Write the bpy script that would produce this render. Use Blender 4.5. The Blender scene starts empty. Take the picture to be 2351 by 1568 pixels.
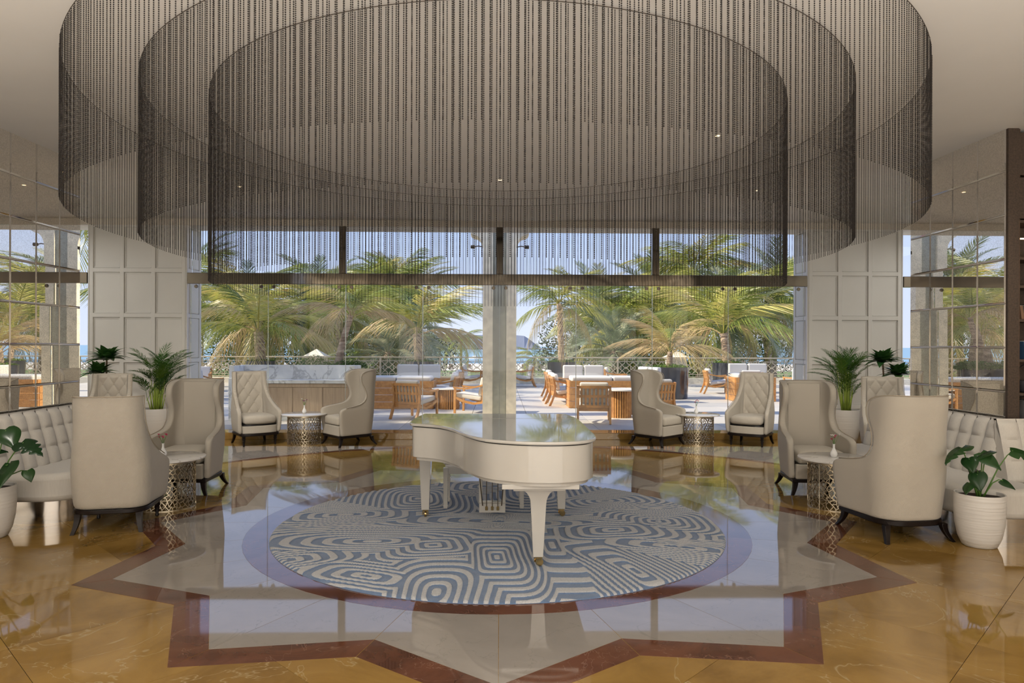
import bpy, math, random
from mathutils import Vector, Matrix, Euler, noise
random.seed(7)
S = bpy.context.scene
COL = S.collection
PI = math.pi
R = math.radians

# ------------------------------------------------------------------ camera
cam_d = bpy.data.cameras.new('camera')
cam = bpy.data.objects.new('camera', cam_d); COL.objects.link(cam)
cam.location = (0, 0, 1.62)
cam.rotation_euler = (Matrix.Rotation(R(-1.03), 4, 'Z') @ Matrix.Rotation(R(90), 4, 'X') @ Matrix.Rotation(0.0034, 4, 'Z')).to_euler()
cam_d.sensor_width = 36; cam_d.lens = 1600 / 2351 * 36
cam_d.shift_y = 10 / 2351
cam_d.clip_end = 5000
S.camera = cam

# ------------------------------------------------------------------ light
S.view_settings.view_transform = 'Standard'
S.view_settings.look = 'None'
S.view_settings.gamma = 1.0
S.view_settings.use_curve_mapping = False
S.view_settings.exposure = 0.0
S.cycles.max_bounces = 7; S.cycles.diffuse_bounces = 3; S.cycles.glossy_bounces = 4
S.cycles.transmission_bounces = 4; S.cycles.transparent_max_bounces = 12
S.cycles.caustics_reflective = False; S.cycles.caustics_refractive = False
S.cycles.sample_clamp_indirect = 4.0

W = bpy.data.worlds.new('sky'); S.world = W; W.use_nodes = True
nt = W.node_tree; nt.nodes.clear()
wo = nt.nodes.new('ShaderNodeOutputWorld'); bg = nt.nodes.new('ShaderNodeBackground')
tc = nt.nodes.new('ShaderNodeTexCoord'); sx = nt.nodes.new('ShaderNodeSeparateXYZ'); cr = nt.nodes.new('ShaderNodeValToRGB')
nt.links.new(tc.outputs['Generated'], sx.inputs[0]); nt.links.new(sx.outputs[2], cr.inputs[0])
e = cr.color_ramp.elements
e[0].position = 0.0; e[0].color = (.60, .64, .78, 1)
e[1].position = 1.0; e[1].color = (.20, .32, .70, 1)
m = e.new(.16); m.color = (.46, .56, .84, 1)
nt.links.new(cr.outputs[0], bg.inputs[0]); nt.links.new(bg.outputs[0], wo.inputs[0])
bg.inputs[1].default_value = 1.35

def light(name, kind, loc, energy, color=(1, 1, 1), rot=(0, 0, 0), **kw):
    d = bpy.data.lights.new(name, kind); d.energy = energy; d.color = color
    for k, v in kw.items(): setattr(d, k, v)
    o = bpy.data.objects.new(name, d); COL.objects.link(o); o.location = loc; o.rotation_euler = rot
    return o
sun_dir = Vector((-.80, -.07, .56))
light('sun', 'SUN', (-20, 15, 20), 6.6, (1, .91, .76), sun_dir.to_track_quat('Z', 'Y').to_euler(), angle=R(.6))
# added fill lights, unseen: overhead behind and beside the viewer, rear wall, floor
for (x, y, sx_, sy_, en) in [(0, -1.6, 8, 4.5, 60), (-8.1, 9.8, 1.4, 3.2, 50), (8.1, 9.8, 1.4, 3.2, 50)]:
    light('added_ceiling_fill', 'AREA', (x, y, 3.60), en, (1, .97, .92), (0, 0, 0), shape='RECTANGLE', size=sx_, size_y=sy_)  # added area fill at ceiling height, out of view
light('added_rear_fill', 'AREA', (0.8, -5.9, 1.75), 240, (1, .97, .92), (R(90), 0, 0), shape='RECTANGLE', size=10.5, size_y=3.2)  # added fill before the windowless rear wall
light('added_upward_fill', 'AREA', (0, -1.6, .5), 720, (1, .97, .93), (R(180), 0, 0), shape='RECTANGLE', size=8, size_y=5)  # added area lamp facing up to brighten the ceiling
SPOTS = [(-3.3, 8.9, -3.3, 11.6), (3.3, 8.9, 3.3, 11.6), (-4.2, 8.2, -4.9, 10.4), (4.2, 8.2, 4.9, 10.4), (-4.0, 5.0, -3.5, 7.9), (4.0, 5.0, 3.5, 7.9)]
for (x, y, tx_, ty_) in SPOTS:
    light('added_ceiling_spot', 'SPOT', (x, y, 3.60), 230 if y > 6 else 120, (1, .93, .82), Vector((x - tx_, y - ty_, 3.0)).to_track_quat('Z', 'Y').to_euler(), spot_size=R(75), spot_blend=.8, shadow_soft_size=.06)  # spots added to brighten the chairs

# ------------------------------------------------------------------ mesh helper
class MB:
    def __init__(s): s.v = []; s.f = []; s.uv = {}
    def add(s, vs, fs, M=None):
        b = len(s.v)
        s.v += [tuple(M @ Vector(p)) if M else tuple(p) for p in vs]
        s.f += [tuple(i + b for i in f) for f in fs]
        return s
    def box(s, c, d, M=None, taper=1.0):
        x, y, z = d[0] / 2, d[1] / 2, d[2] / 2; t = taper
        vs = [(c[0] + a * x * (t if k < 0 else 1), c[1] + b * y * (t if k < 0 else 1), c[2] + k * z) for k in (-1, 1) for a, b in ((-1, -1), (1, -1), (1, 1), (-1, 1))]
        return s.add(vs, [(3, 2, 1, 0), (4, 5, 6, 7), (0, 1, 5, 4), (1, 2, 6, 5), (2, 3, 7, 6), (3, 0, 4, 7)], M)
    def beam(s, a, b, w, h, up=(0, 0, 1)):
        a = Vector(a); b = Vector(b); d = (b - a); L = d.length; d.normalize()
        u = Vector(up)
        if abs(d.dot(u)) > .98: u = Vector((0, 1, 0))
        r = d.cross(u).normalized(); u = r.cross(d)
        vs = [p + r * (i * w / 2) + u * (j * h / 2) for p in (a, b) for i, j in ((-1, -1), (1, -1), (1, 1), (-1, 1))]
        return s.add(vs, [(0, 1, 2, 3), (7, 6, 5, 4), (0, 4, 5, 1), (1, 5, 6, 2), (2, 6, 7, 3), (3, 7, 4, 0)])
    def tube(s, pts, rad, n=8, cap=True, flat=1.0):
        pts = [Vector(p) for p in pts]; k = len(pts)
        if not hasattr(rad, '__len__'): rad = [rad] * k
        vs = []; prev = None
        for i, p in enumerate(pts):
            d = (pts[min(i + 1, k - 1)] - pts[max(i - 1, 0)]).normalized()
            if prev is None:
                u = Vector((0, 0, 1)) if abs(d.z) < .9 else Vector((0, 1, 0))
                r = d.cross(u).normalized()
            else: r = (prev - d * prev.dot(d)).normalized()
            prev = r; u = r.cross(d)
            for j in range(n):
                a = 2 * PI * j / n
                vs.append(p + r * (math.cos(a) * rad[i]) + u * (math.sin(a) * rad[i] * flat))
        fs = [(i * n + j, i * n + (j + 1) % n, (i + 1) * n + (j + 1) % n, (i + 1) * n + j) for i in range(k - 1) for j in range(n)]
        if cap: fs += [tuple(range(n - 1, -1, -1)), tuple(range((k - 1) * n, k * n))]
        return s.add(vs, [tuple(reversed(f)) for f in fs])
    def lathe(s, prof, n=24, c=(0, 0, 0), cap=True, M=None):
        vs = [(c[0] + r * math.cos(2 * PI * j / n), c[1] + r * math.sin(2 * PI * j / n), c[2] + z) for r, z in prof for j in range(n)]
        k = len(prof)
        fs = [(i * n + j, i * n + (j + 1) % n, (i + 1) * n + (j + 1) % n, (i + 1) * n + j) for i in range(k - 1) for j in range(n)]
        if cap: fs += [tuple(range(n - 1, -1, -1)), tuple(range((k - 1) * n, k * n))]
        return s.add(vs, fs, M)
    def prism(s, poly, z0, z1, M=None):
        n = len(poly)
        a = sum(poly[i][0] * poly[(i + 1) % n][1] - poly[(i + 1) % n][0] * poly[i][1] for i in range(n))
        if a < 0: poly = poly[::-1]
        vs = [(p[0], p[1], z0) for p in poly] + [(p[0], p[1], z1) for p in poly]
        fs = [tuple(range(n - 1, -1, -1)), tuple(range(n, 2 * n))] + [(i, (i + 1) % n, n + (i + 1) % n, n + i) for i in range(n)]
        return s.add(vs, fs, M)
    def grid(s, rows, close_u=False):
        h = len(rows); w = len(rows[0]); vs = [p for r in rows for p in r]
        fs = [(i * w + j, i * w + (j + 1) % w, (i + 1) * w + (j + 1) % w, (i + 1) * w + j) for i in range(h - 1) for j in range(w if close_u else w - 1)]
        return s.add(vs, fs)
    def sphere(s, c, r, n=8, m=6, sq=(1, 1, 1)):
        prof = [(max(1e-4, math.sin(PI * i / m)) * r, -math.cos(PI * i / m) * r) for i in range(m + 1)]
        M = Matrix.Translation(c) @ Matrix.Diagonal((sq[0], sq[1], sq[2], 1))
        return s.lathe(prof, n, M=M)
    def mesh(s, name, mat=None, smooth=None):
        me = bpy.data.meshes.new(name)
        me.from_pydata([tuple(p) for p in s.v], [], s.f); me.validate(); me.update()
        if mat: me.materials.append(mat)
        if smooth:
            me.polygons.foreach_set('use_smooth', [True] * len(me.polygons))
            if smooth < 180: me.set_sharp_from_angle(angle=R(smooth))
        return me

def put(o, parent=None, loc=None, rot=None):
    COL.objects.link(o)
    if parent: o.parent = parent
    if loc is not None: o.location = loc
    if rot is not None: o.rotation_euler = rot
    return o
def obj(name, mb, mat, parent=None, smooth=None, bevel=0, seg=2, sub=0, loc=None, rot=None, label=None, kind=None):
    me = mb.mesh(name, mat, smooth) if isinstance(mb, MB) else mb
    o = bpy.data.objects.new(name, me); put(o, parent, loc, rot)
    if bevel:
        m = o.modifiers.new('bevel', 'BEVEL'); m.width = bevel; m.segments = seg; m.limit_method = 'ANGLE'; m.angle_limit = R(40)
    if sub:
        m = o.modifiers.new('sub', 'SUBSURF'); m.levels = sub; m.render_levels = sub
    if label: o['label'] = label
    if kind: o['kind'] = kind
    return o
def tag(o, label, cat, group=None, kind=None):
    o['label'] = label; o['category'] = cat
    if group: o['group'] = group
    if kind: o['kind'] = kind
    return o
def thing(name, loc, rz, label, cat, group=None):
    o = bpy.data.objects.new(name, None); o.empty_display_size = .2
    put(o, None, loc, (0, 0, rz)); return tag(o, label, cat, group)
def struct(name, mb, mat, parent=None, **k):
    o = obj(name, mb, mat, parent, **k)
    if parent is None: o['kind'] = 'structure'
    return o
def copy_tree(o, loc=None, rz=None, label=None, parent=None):
    c = o.copy(); COL.objects.link(c)
    if parent: c.parent = parent
    if loc is not None: c.location = loc
    if rz is not None: c.rotation_euler = (0, 0, rz)
    if label: c['label'] = label
    for ch in list(o.children): copy_tree(ch, parent=c)
    return c
def face(dx, dy): return math.atan2(-dx, dy)
def lerp(tab, z):
    if z <= tab[0][0]: return tab[0][1:]
    for a, b in zip(tab, tab[1:]):
        if z <= b[0]:
            t = (z - a[0]) / (b[0] - a[0])
            return tuple(p + (q - p) * t for p, q in zip(a[1:], b[1:]))
    return tab[-1][1:]

# ------------------------------------------------------------------ materials
class NT:
    def __init__(s, name):
        s.m = bpy.data.materials.new(name); s.m.use_nodes = True; s.t = s.m.node_tree
        s.b = s.t.nodes['Principled BSDF']; s.out = s.t.nodes['Material Output']
    def n(s, typ, **k):
        o = s.t.nodes.new('ShaderNode' + typ)
        for a, v in k.items():
            if a in o.inputs.keys() if isinstance(a, str) else False: o.inputs[a].default_value = v
            else: setattr(o, a, v)
        return o
    def l(s, a, b): s.t.links.new(a, b)
    def coord(s, kind='Object', scale=(1, 1, 1), rnd=False):
        if kind == 'World':
            g = s.n('NewGeometry'); src = g.outputs['Position']
        else:
            g = s.n('TexCoord'); src = g.outputs[kind]
        mp = s.n('Mapping'); mp.inputs['Scale'].default_value = scale
        s.l(src, mp.inputs[0])
        if rnd:
            oi = s.n('ObjectInfo'); mu = s.n('Math', operation='MULTIPLY'); mu.inputs[1].default_value = 37.0
            s.l(oi.outputs['Random'], mu.inputs[0]); s.l(mu.outputs[0], mp.inputs['Location'])
        return mp.outputs[0]
    def noise(s, co, scale, detail=4, rough=.55, dist=0):
        o = s.n('TexNoise'); s.l(co, o.inputs['Vector'])
        o.inputs['Scale'].default_value = scale; o.inputs['Detail'].default_value = detail
        o.inputs['Roughness'].default_value = rough; o.inputs['Distortion'].default_value = dist
        return o.outputs['Fac']
    def ramp(s, fac, stops, interp='LINEAR'):
        o = s.n('ValToRGB'); s.l(fac, o.inputs[0]); el = o.color_ramp.elements; o.color_ramp.interpolation = interp
        el[0].position, el[1].position = stops[0][0], stops[-1][0]
        el[0].color = (*stops[0][1], 1); el[1].color = (*stops[-1][1], 1)
        for p, c in stops[1:-1]: q = el.new(p); q.color = (*c, 1)
        return o.outputs[0]
    def mix(s, fac, a, b, typ='MIX'):
        o = s.n('Mix', data_type='RGBA', blend_type=typ)
        for v, i in ((fac, 0), (a, 6), (b, 7)):
            if hasattr(v, 'links') or hasattr(v, 'is_output'): s.l(v, o.inputs[i])
            else: o.inputs[i].default_value = v if i == 0 else (*v, 1)
        return o.outputs[2]
    def bump(s, h, strength, dist=.01):
        o = s.n('Bump'); o.inputs['Strength'].default_value = strength; o.inputs['Distance'].default_value = dist
        s.l(h, o.inputs['Height']); s.l(o.outputs[0], s.b.inputs['Normal']); return o
    def base(s, c):
        if hasattr(c, 'is_output'): s.l(c, s.b.inputs['Base Color'])
        else: s.b.inputs['Base Color'].default_value = (*c, 1)
    def set(s, rough=.5, metal=0, spec=None, coat=0, ior=None, sheen=0):
        s.b.inputs['Roughness'].default_value = rough; s.b.inputs['Metallic'].default_value = metal
        if spec is not None: s.b.inputs['Specular IOR Level'].default_value = spec
        if coat: s.b.inputs['Coat Weight'].default_value = coat; s.b.inputs['Coat Roughness'].default_value = .03
        if ior: s.b.inputs['IOR'].default_value = ior
        if sheen: s.b.inputs['Sheen Weight'].default_value = sheen
        return s
def simple(name, c, rough=.5, metal=0, **k):
    t = NT(name); v = k.pop('var', .0); sc = k.pop('scale', 20); bmp = k.pop('bump', 0)
    if v or bmp:
        n = t.noise(t.coord('Object'), sc)
        if v: t.base(t.ramp(n, [(.3, tuple(x * (1 - v) for x in c)), (.7, tuple(min(1, x * (1 + v)) for x in c))]))
        else: t.base(c)
        if bmp: t.bump(n, bmp)
    else: t.base(c)
    t.set(rough, metal, **k); return t.m

def marble(name, base, dark, vein, scale, vs, rough=.04, rnd=True, wavy=0.0, veinw=.012):
    t = NT(name); co = t.coord('World', rnd=rnd)
    n = t.noise(co, scale, 6, .6, 1.2)
    c = t.ramp(n, [(.32, dark), (.55, base), (.75, tuple(min(1, x * 1.12) for x in base))])
    n2 = t.noise(co, vs, 5, .55, 1.6)
    a = t.n('Math', operation='SUBTRACT'); t.l(n2, a.inputs[0]); a.inputs[1].default_value = .5
    b = t.n('Math', operation='ABSOLUTE'); t.l(a.outputs[0], b.inputs[0])
    f = t.ramp(b.outputs[0], [(0, (.65,) * 3), (veinw, (0, 0, 0))])
    t.base(t.mix(f, c, vein)); t.set(rough, 0, ior=1.6)
    if wavy:
        w = t.noise(t.coord('World'), 1.3, 1, .4); t.bump(w, wavy, .02)
    return t.m
def fabric(name, c, c2, f=90., strength=.35):
    t = NT(name); uv = t.n('TexCoord').outputs['UV']; sp = t.n('SeparateXYZ'); t.l(uv, sp.inputs[0])
    def sn(o, ph=0):
        m = t.n('Math', operation='MULTIPLY_ADD'); t.l(o, m.inputs[0]); m.inputs[1].default_value = f * 2 * PI / 2; m.inputs[2].default_value = ph
        s_ = t.n('Math', operation='SINE'); t.l(m.outputs[0], s_.inputs[0]); return s_.outputs[0]
    p = t.n('Math', operation='MULTIPLY'); t.l(sn(sp.outputs[0]), p.inputs[0]); t.l(sn(sp.outputs[1]), p.inputs[1])
    q = t.n('Math', operation='MULTIPLY_ADD'); t.l(p.outputs[0], q.inputs[0]); q.inputs[1].default_value = .5; q.inputs[2].default_value = .5
    nn = t.noise(t.coord('Object'), 9, 3)
    cc = t.mix(q.outputs[0], c2, c); cc2 = t.mix(nn, cc, tuple(x * .9 for x in c)); t.base(cc2)
    t.bump(q.outputs[0], strength, .004); t.set(.95, 0, spec=.15, sheen=.15); return t.m
def linen(name, c):
    t = NT(name); n = t.noise(t.coord('Object', (260, 260, 12)), 1, 2); n2 = t.noise(t.coord('Object', (500, 500, 500)), 1, 1)
    t.base(t.ramp(n, [(.3, tuple(x * .9 for x in c)), (.7, c)])); t.bump(n2, .15, .002); t.set(.95, 0, spec=.15, sheen=.2); return t.m
def wood(name, c1, c2, axis_scale=(3, 3, 40), rough=.45, rnd=True):
    t = NT(name); n = t.noise(t.coord('Object', axis_scale, rnd), 1, 4, .6, .6)
    t.base(t.ramp(n, [(.3, c1), (.7, c2)])); t.bump(n, .12, .002); t.set(rough); return t.m
def foliage(name, cols, rough=.45, trans=.25):
    t = NT(name); n = t.noise(t.coord('World'), 1.7, 3)
    oi = t.n('ObjectInfo'); ad = t.n('Math', operation='ADD'); t.l(n, ad.inputs[0])
    mu = t.n('Math', operation='MULTIPLY_ADD'); t.l(oi.outputs['Random'], mu.inputs[0]); mu.inputs[1].default_value = .5; mu.inputs[2].default_value = -.25
    t.l(mu.outputs[0], ad.inputs[1])
    k = len(cols); c = t.ramp(ad.outputs[0], [(.15 + .7 * i / (k - 1), cols[i]) for i in range(k)])
    t.base(c); t.set(rough, 0, spec=.4)
    if trans:
        tr = t.n('BsdfTranslucent'); t.l(c, tr.inputs[0]); mx = t.n('MixShader'); mx.inputs[0].default_value = trans
        t.l(t.b.outputs[0], mx.inputs[1]); t.l(tr.outputs[0], mx.inputs[2]); t.l(mx.outputs[0], t.out.inputs[0])
    return t.m

M = {}
M['white_marble'] = marble('white_marble', (.32, .29, .262), (.285, .258, .232), (.24, .22, .195), .9, 1.1, rough=.03, wavy=.02, veinw=.004)
M['gold_marble'] = marble('gold_marble', (.345, .205, .055), (.225, .125, .03), (.48, .37, .20), 1.1, .9, rough=.04, wavy=.03, veinw=.005)
M['brown_marble'] = marble('brown_marble', (.155, .062, .034), (.085, .034, .02), (.30, .17, .12), 2.2, 1.6, rough=.04, wavy=.02, veinw=.0035)
M['grey_marble'] = marble('grey_marble', (.22, .19, .19), (.16, .14, .14), (.5, .45, .42), 2, 1.5, rough=.04, wavy=.02)
M['grout'] = simple('grout', (.16, .11, .07), .5)
M['table_marble'] = marble('table_marble', (.80, .77, .73), (.72, .69, .65), (.38, .34, .30), 1.2, 1.4, rough=.08, veinw=.02)
M['bar_marble'] = marble('bar_marble', (.78, .79, .80), (.66, .68, .70), (.30, .31, .33), 1.6, .8, rough=.12, veinw=.022)
M['wall_white'] = simple('wall_white', (.78, .76, .71), .45, var=.02, scale=2)
M['ceiling_paint'] = simple('ceiling_paint', (.82, .79, .74), .6, var=.02, scale=1.5)
M['wall_beige'] = simple('wall_beige', (.72, .66, .57), .6, var=.03, scale=2)
M['rear_wall'] = simple('rear_wall', (.62, .55, .46), .6, var=.1, scale=1)
M['baseboard'] = simple('baseboard', (.12, .08, .05), .15)
M['chrome'] = simple('chrome', (.62, .58, .53), .08, 1)
M['bronze_steel'] = NT('bronze_steel')
_t = M['bronze_steel']; _t.base((.21, .18, .14)); _t.bump(_t.noise(_t.coord('Object', (1, 1, 1)), 2.2, 2), .12, .05); _t.set(.1, 1); M['bronze_steel'] = _t.m
M['plinth_steel'] = simple('plinth_steel', (.55, .51, .46), .16, 1)
M['brass'] = simple('brass', (.62, .45, .20), .2, 1)
M['lattice_metal'] = simple('lattice_metal', (.55, .47, .34), .3, 1)
M['lacquer'] = simple('lacquer', (.56, .54, .50), .06, coat=.6)
M['black'] = simple('black', (.01, .01, .01), .3)
M['ivory'] = simple('ivory', (.8, .78, .72), .2)
M['dark_wood'] = simple('dark_wood', (.010, .006, .005), .32, spec=.25)
M['cream_weave'] = fabric('cream_weave', (.60, .55, .47), (.36, .31, .25), 150, .5)
M['cream_plain'] = fabric('cream_plain', (.57, .52, .44), (.49, .44, .37), 230, .2)
M['seat_cream'] = linen('seat_cream', (.60, .545, .455))
M['sofa_linen'] = linen('sofa_linen', (.64, .60, .54))
M['piping'] = simple('piping', (.40, .34, .26), .9)
M['bead'] = simple('bead', (.011, .007, .005), .45, .2)
M['track'] = simple('track', (.10, .08, .06), .5, .6)
M['pot'] = NT('pot'); _t = M['pot']; _n = _t.noise(_t.coord('Object', (1.2, 1.2, 46)), 1, 2); _t.base((.70, .67, .63)); _t.bump(_n, .5, .01); _t.set(.4); M['pot'] = _t.m
M['soil'] = simple('soil', (.035, .022, .014), .95, var=.4, scale=60, bump=.6)
M['porcelain'] = simple('porcelain', (.85, .84, .82), .12, coat=.4)
M['petal_pink'] = simple('petal_pink', (.62, .04, .14), .5); M['petal_white'] = simple('petal_white', (.85, .80, .76), .5); M['petal_purple'] = simple('petal_purple', (.30, .05, .20), .5)
M['stem'] = simple('stem', (.10, .22, .04), .5); M['cane'] = simple('cane', (.30, .40, .06), .45, var=.3, scale=8)
M['areca_leaf'] = foliage('areca_leaf', [(.02, .07, .012), (.055, .16, .02), (.14, .26, .03)])
M['dark_leaf'] = foliage('dark_leaf', [(.03, .10, .025), (.09, .22, .05)], .3, .15)
M['monstera_leaf'] = foliage('monstera_leaf', [(.012, .04, .014), (.03, .085, .022)], .22, .12)
M['palm_green'] = foliage('palm_green', [(.11, .16, .035), (.28, .32, .06), (.52, .48, .11), (.58, .44, .18)], .4, .35)
M['palm_grey'] = foliage('palm_grey', [(.13, .18, .10), (.25, .30, .17), (.42, .43, .27), (.52, .46, .30)], .4, .3)
M['palm_dry'] = foliage('palm_dry', [(.40, .28, .12), (.55, .40, .20), (.50, .42, .14)], .6, .3)
M['bush'] = foliage('bush', [(.05, .10, .02), (.12, .22, .03), (.28, .36, .06)], .5, .3)
M['tree_dark'] = foliage('tree_dark', [(.03, .05, .025), (.07, .10, .04), (.14, .16, .06)], .6, .2)
M['trunk'] = NT('trunk'); _t = M['trunk']; _n = _t.noise(_t.coord('Object', (3, 3, 16)), 1, 3); _t.base(_t.ramp(_n, [(.35, (.20, .13, .08)), (.65, (.52, .39, .27))])); _t.bump(_n, .6, .05); _t.set(.9); M['trunk'] = _t.m
M['rib'] = simple('rib', (.50, .42, .12), .5)
M['limestone'] = simple('limestone', (.84, .76, .60), .8, var=.14, scale=7, bump=.15)
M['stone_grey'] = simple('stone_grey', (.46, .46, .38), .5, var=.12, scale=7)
M['terrace'] = NT('terrace'); _t = M['terrace']; _oi = _t.n('ObjectInfo'); _n = _t.noise(_t.coord('World'), 3, 4)
_t.base(_t.mix(_n, _t.ramp(_oi.outputs['Random'], [(0, (.58, .52, .45)), (.78, (.66, .60, .52)), (.8, (.42, .40, .38)), (1, (.47, .44, .41))]), (.60, .55, .48))); _t.set(.6); M['terrace'] = _t.m
M['terrace_base'] = simple('terrace_base', (.35, .32, .28), .8)
M['teak'] = wood('teak', (.42, .19, .06), (.62, .31, .10), (14, 14, 14))
M['bar_wood'] = wood('bar_wood', (.42, .31, .22), (.56, .43, .31), (30, 4, 2), .5)
M['outdoor_cushion'] = simple('outdoor_cushion', (.66, .62, .56), .9, bump=.1, scale=40)
M['planter'] = simple('planter', (.035, .038, .045), .12, var=.25, scale=3, coat=.5)
M['rail_paint'] = simple('rail_paint', (.58, .49, .35), .5)
M['sand'] = simple('sand', (.62, .55, .44), .9, var=.05, scale=.1)
M['lawn'] = simple('lawn', (.16, .22, .06), .9, var=.4, scale=.5)
M['sea'] = NT('sea'); _t = M['sea']; _t.base((.20, .36, .46)); _t.bump(_t.noise(_t.coord('World'), .8, 3), .3, .2); _t.set(.35, 0, spec=.3); M['sea'] = _t.m
M['far_hill'] = simple('far_hill', (.20, .22, .28), .9, var=.12, scale=.02)
M['rock'] = simple('rock', (.28, .25, .24), .9, var=.3, scale=.2)
M['canvas'] = simple('canvas', (.8, .76, .7), .8)
M['walnut'] = wood('walnut', (.05, .028, .016), (.09, .052, .03), (2, 20, 20), .5)
M['niche'] = simple('niche', (.055, .036, .024), .6, var=.35, scale=60)
M['rug_out'] = simple('rug_out', (.62, .52, .42), .95, var=.1, scale=30)
for n_, c_ in dict(book_dark=(.03, .03, .035), book_grey=(.14, .14, .14), book_cream=(.30, .27, .22), book_blue=(.03, .08, .16), book_brown=(.16, .09, .05)).items(): M[n_] = simple(n_, c_, .6)
# glass
t = NT('glass'); tr = t.n('BsdfTransparent'); gl = t.n('BsdfGlossy'); gl.inputs['Roughness'].default_value = 0.0
tr.inputs[0].default_value = (.99, 1, .99, 1)
fr = t.n('Fresnel'); fr.inputs[0].default_value = 1.24; mx = t.n('MixShader')
t.l(fr.outputs[0], mx.inputs[0]); t.l(tr.outputs[0], mx.inputs[1]); t.l(gl.outputs[0], mx.inputs[2]); t.l(mx.outputs[0], t.out.inputs[0]); M['glass'] = t.m
M['glass_edge'] = simple('glass_edge', (.62, .68, .64), .2)
# antiqued mirror: silvering mottled with fine stone-coloured specks
t = NT('antique_mirror'); co = t.coord('World')
n1 = t.noise(co, 110, 3, .7); sp = t.ramp(n1, [(.40, (.20, .17, .13)), (.50, (.52, .46, .38)), (.62, (.74, .68, .58))])
t.base(sp); t.set(.5)
g = t.n('BsdfGlossy'); g.inputs['Roughness'].default_value = .0; g.inputs[0].default_value = (.93, .90, .84, 1)
f = t.ramp(n1, [(.36, (.66,) * 3), (.58, (.90,) * 3)])
mx = t.n('MixShader'); t.l(f, mx.inputs[0]); t.l(t.b.outputs[0], mx.inputs[1]); t.l(g.outputs[0], mx.inputs[2]); t.l(mx.outputs[0], t.out.inputs[0])
M['antique_mirror'] = t.m
M['mirror_bevel'] = simple('mirror_bevel', (.75, .74, .72), .05, 1)
# ================================================================== STRUCTURE
TZ = .115            # terrace level
CX0, CY0 = 0, 6.4    # centre of the floor star
GLY = 12.46          # glass line

# ---- floor
fl = struct('floor', MB().box((0, 3.23, -.06), (19, 18.46, .1)), M['grout'])
def square_tile(s): 
    h = s / 2; return MB().box((0, 0, -.01), (s, s, .02))
ts = .92; tm = square_tile(ts - .003).mesh('tile', M['gold_marble'])
for i in range(-14, 15):
    for j in range(-14, 15):
        x = (i - j) * ts * .7071; y = 4.4 + (i + j) * ts * .7071
        if abs(x) < 7.2 and -1.6 < y < 12.6:
            t = obj('tile', tm, None, fl, loc=(x, y, 0), rot=(0, 0, R(45)))
def pol(r, a, c=(CX0, CY0)): return (c[0] + r * math.cos(R(a)), c[1] + r * math.sin(R(a)))
def piece(poly, z, mat, g=.0015):
    cx = sum(p[0] for p in poly) / len(poly); cy = sum(p[1] for p in poly) / len(poly)
    q = []
    for p in poly:
        d = Vector((cx - p[0], cy - p[1])); L = d.length; d /= L; q.append((p[0] + d.x * g * 1.6 - cx, p[1] + d.y * g * 1.6 - cy))
    return obj('marble_inlay', MB().prism(q, -.01, z), mat, fl, loc=(cx, cy, 0))
Ro, ro_, Ri, ri = 3.32, 2.86, 3.08, 2.64
for k in range(12):
    a = 30 * k
    for sgn in (1, -1):
        piece([pol(Ro, a), pol(ro_, a + 15 * sgn), pol(ri, a + 15 * sgn), pol(Ri, a)], .0012, M['brown_marble'])
        arc = [pol(2.2, a + sgn * q) for q in (15, 10, 5, 0)]
        piece([pol(Ri, a), pol(ri, a + 15 * sgn)] + arc, .0012, M['white_marble'])
    piece([pol(2.2, a - 15 + q) for q in range(0, 31, 5)] + [pol(1.8, a + 15 - q) for q in range(0, 31, 10)], .0016, M['brown_marble'], 0)
C2 = (0, 6.25)
for k in range(22):
    a1, a2 = 18 + 2.5 * k * 1.0, 18 + 2.5 * (k + 1)
    for mir in (1, -1):
        def P(r, a): p = pol(r, a, C2); return (p[0] * mir, min(p[1], 11.2))
        piece([P(5.02, a1), P(5.13, a1), P(5.13, a2), P(5.02, a2)], .0012, M['brown_marble'], 0)
        def bx_(a):
            d = Vector((math.cos(R(a)), math.sin(R(a)))); t_ = min(4.9 / d.x if d.x > .01 else 99, (11.2 - C2[1]) / d.y)
            return max(t_, 5.13)
        o1, o2 = bx_(a1), bx_(a2)
        if max(o1, o2) > 5.14: piece([P(5.13, a1), P(o1, a1), P(o2, a2), P(5.13, a2)], .0012, M['white_marble'], 0)

# ---- mirror tile walls
XW = 4.65; TW, TH = .372, .406
def mirror_tile():
    b = MB(); w, h, bv, d = TW / 2 - .002, TH / 2 - .002, .011, .008
    vs = [(0, -w, -h), (0, w, -h), (0, w, h), (0, -w, h), (d, -w + bv, -h + bv), (d, w - bv, -h + bv), (d, w - bv, h - bv), (d, -w + bv, h - bv)]
    b.add(vs, [(4, 5, 6, 7), (0, 1, 5, 4), (1, 2, 6, 5), (2, 3, 7, 6), (3, 0, 4, 7), (3, 2, 1, 0)])
    me = b.mesh('mirror_tile', M['antique_mirror']); me.materials.append(M['mirror_bevel'])
    for i in range(1, 5): me.polygons[i].material_index = 1
    return me
mt = mirror_tile()
def mirror_wall(name, sgn, cols):
    y1 = 7.82; y0 = y1 - cols * TW
    w = struct(name, MB().box((sgn * (XW + .008 + .03), (y0 + y1) / 2, 1.92), (.06, y1 - y0, 3.84)), M['wall_beige'])
    for c in range(cols):
        for r in range(9):
            z = 3.63 - .0 - TH * (r + .5) + .02
            obj('mirror_tile', mt, None, w, loc=(sgn * (XW + .008), y1 - TW * (c + .5), z), rot=(R(random.uniform(-.12, .12)), 0, (PI if sgn > 0 else 0) + R(random.uniform(-.22, .22))))
    return y0
yl = mirror_wall('wall_left', -1, 9); yr = mirror_wall('wall_right', 1, 4)
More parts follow.
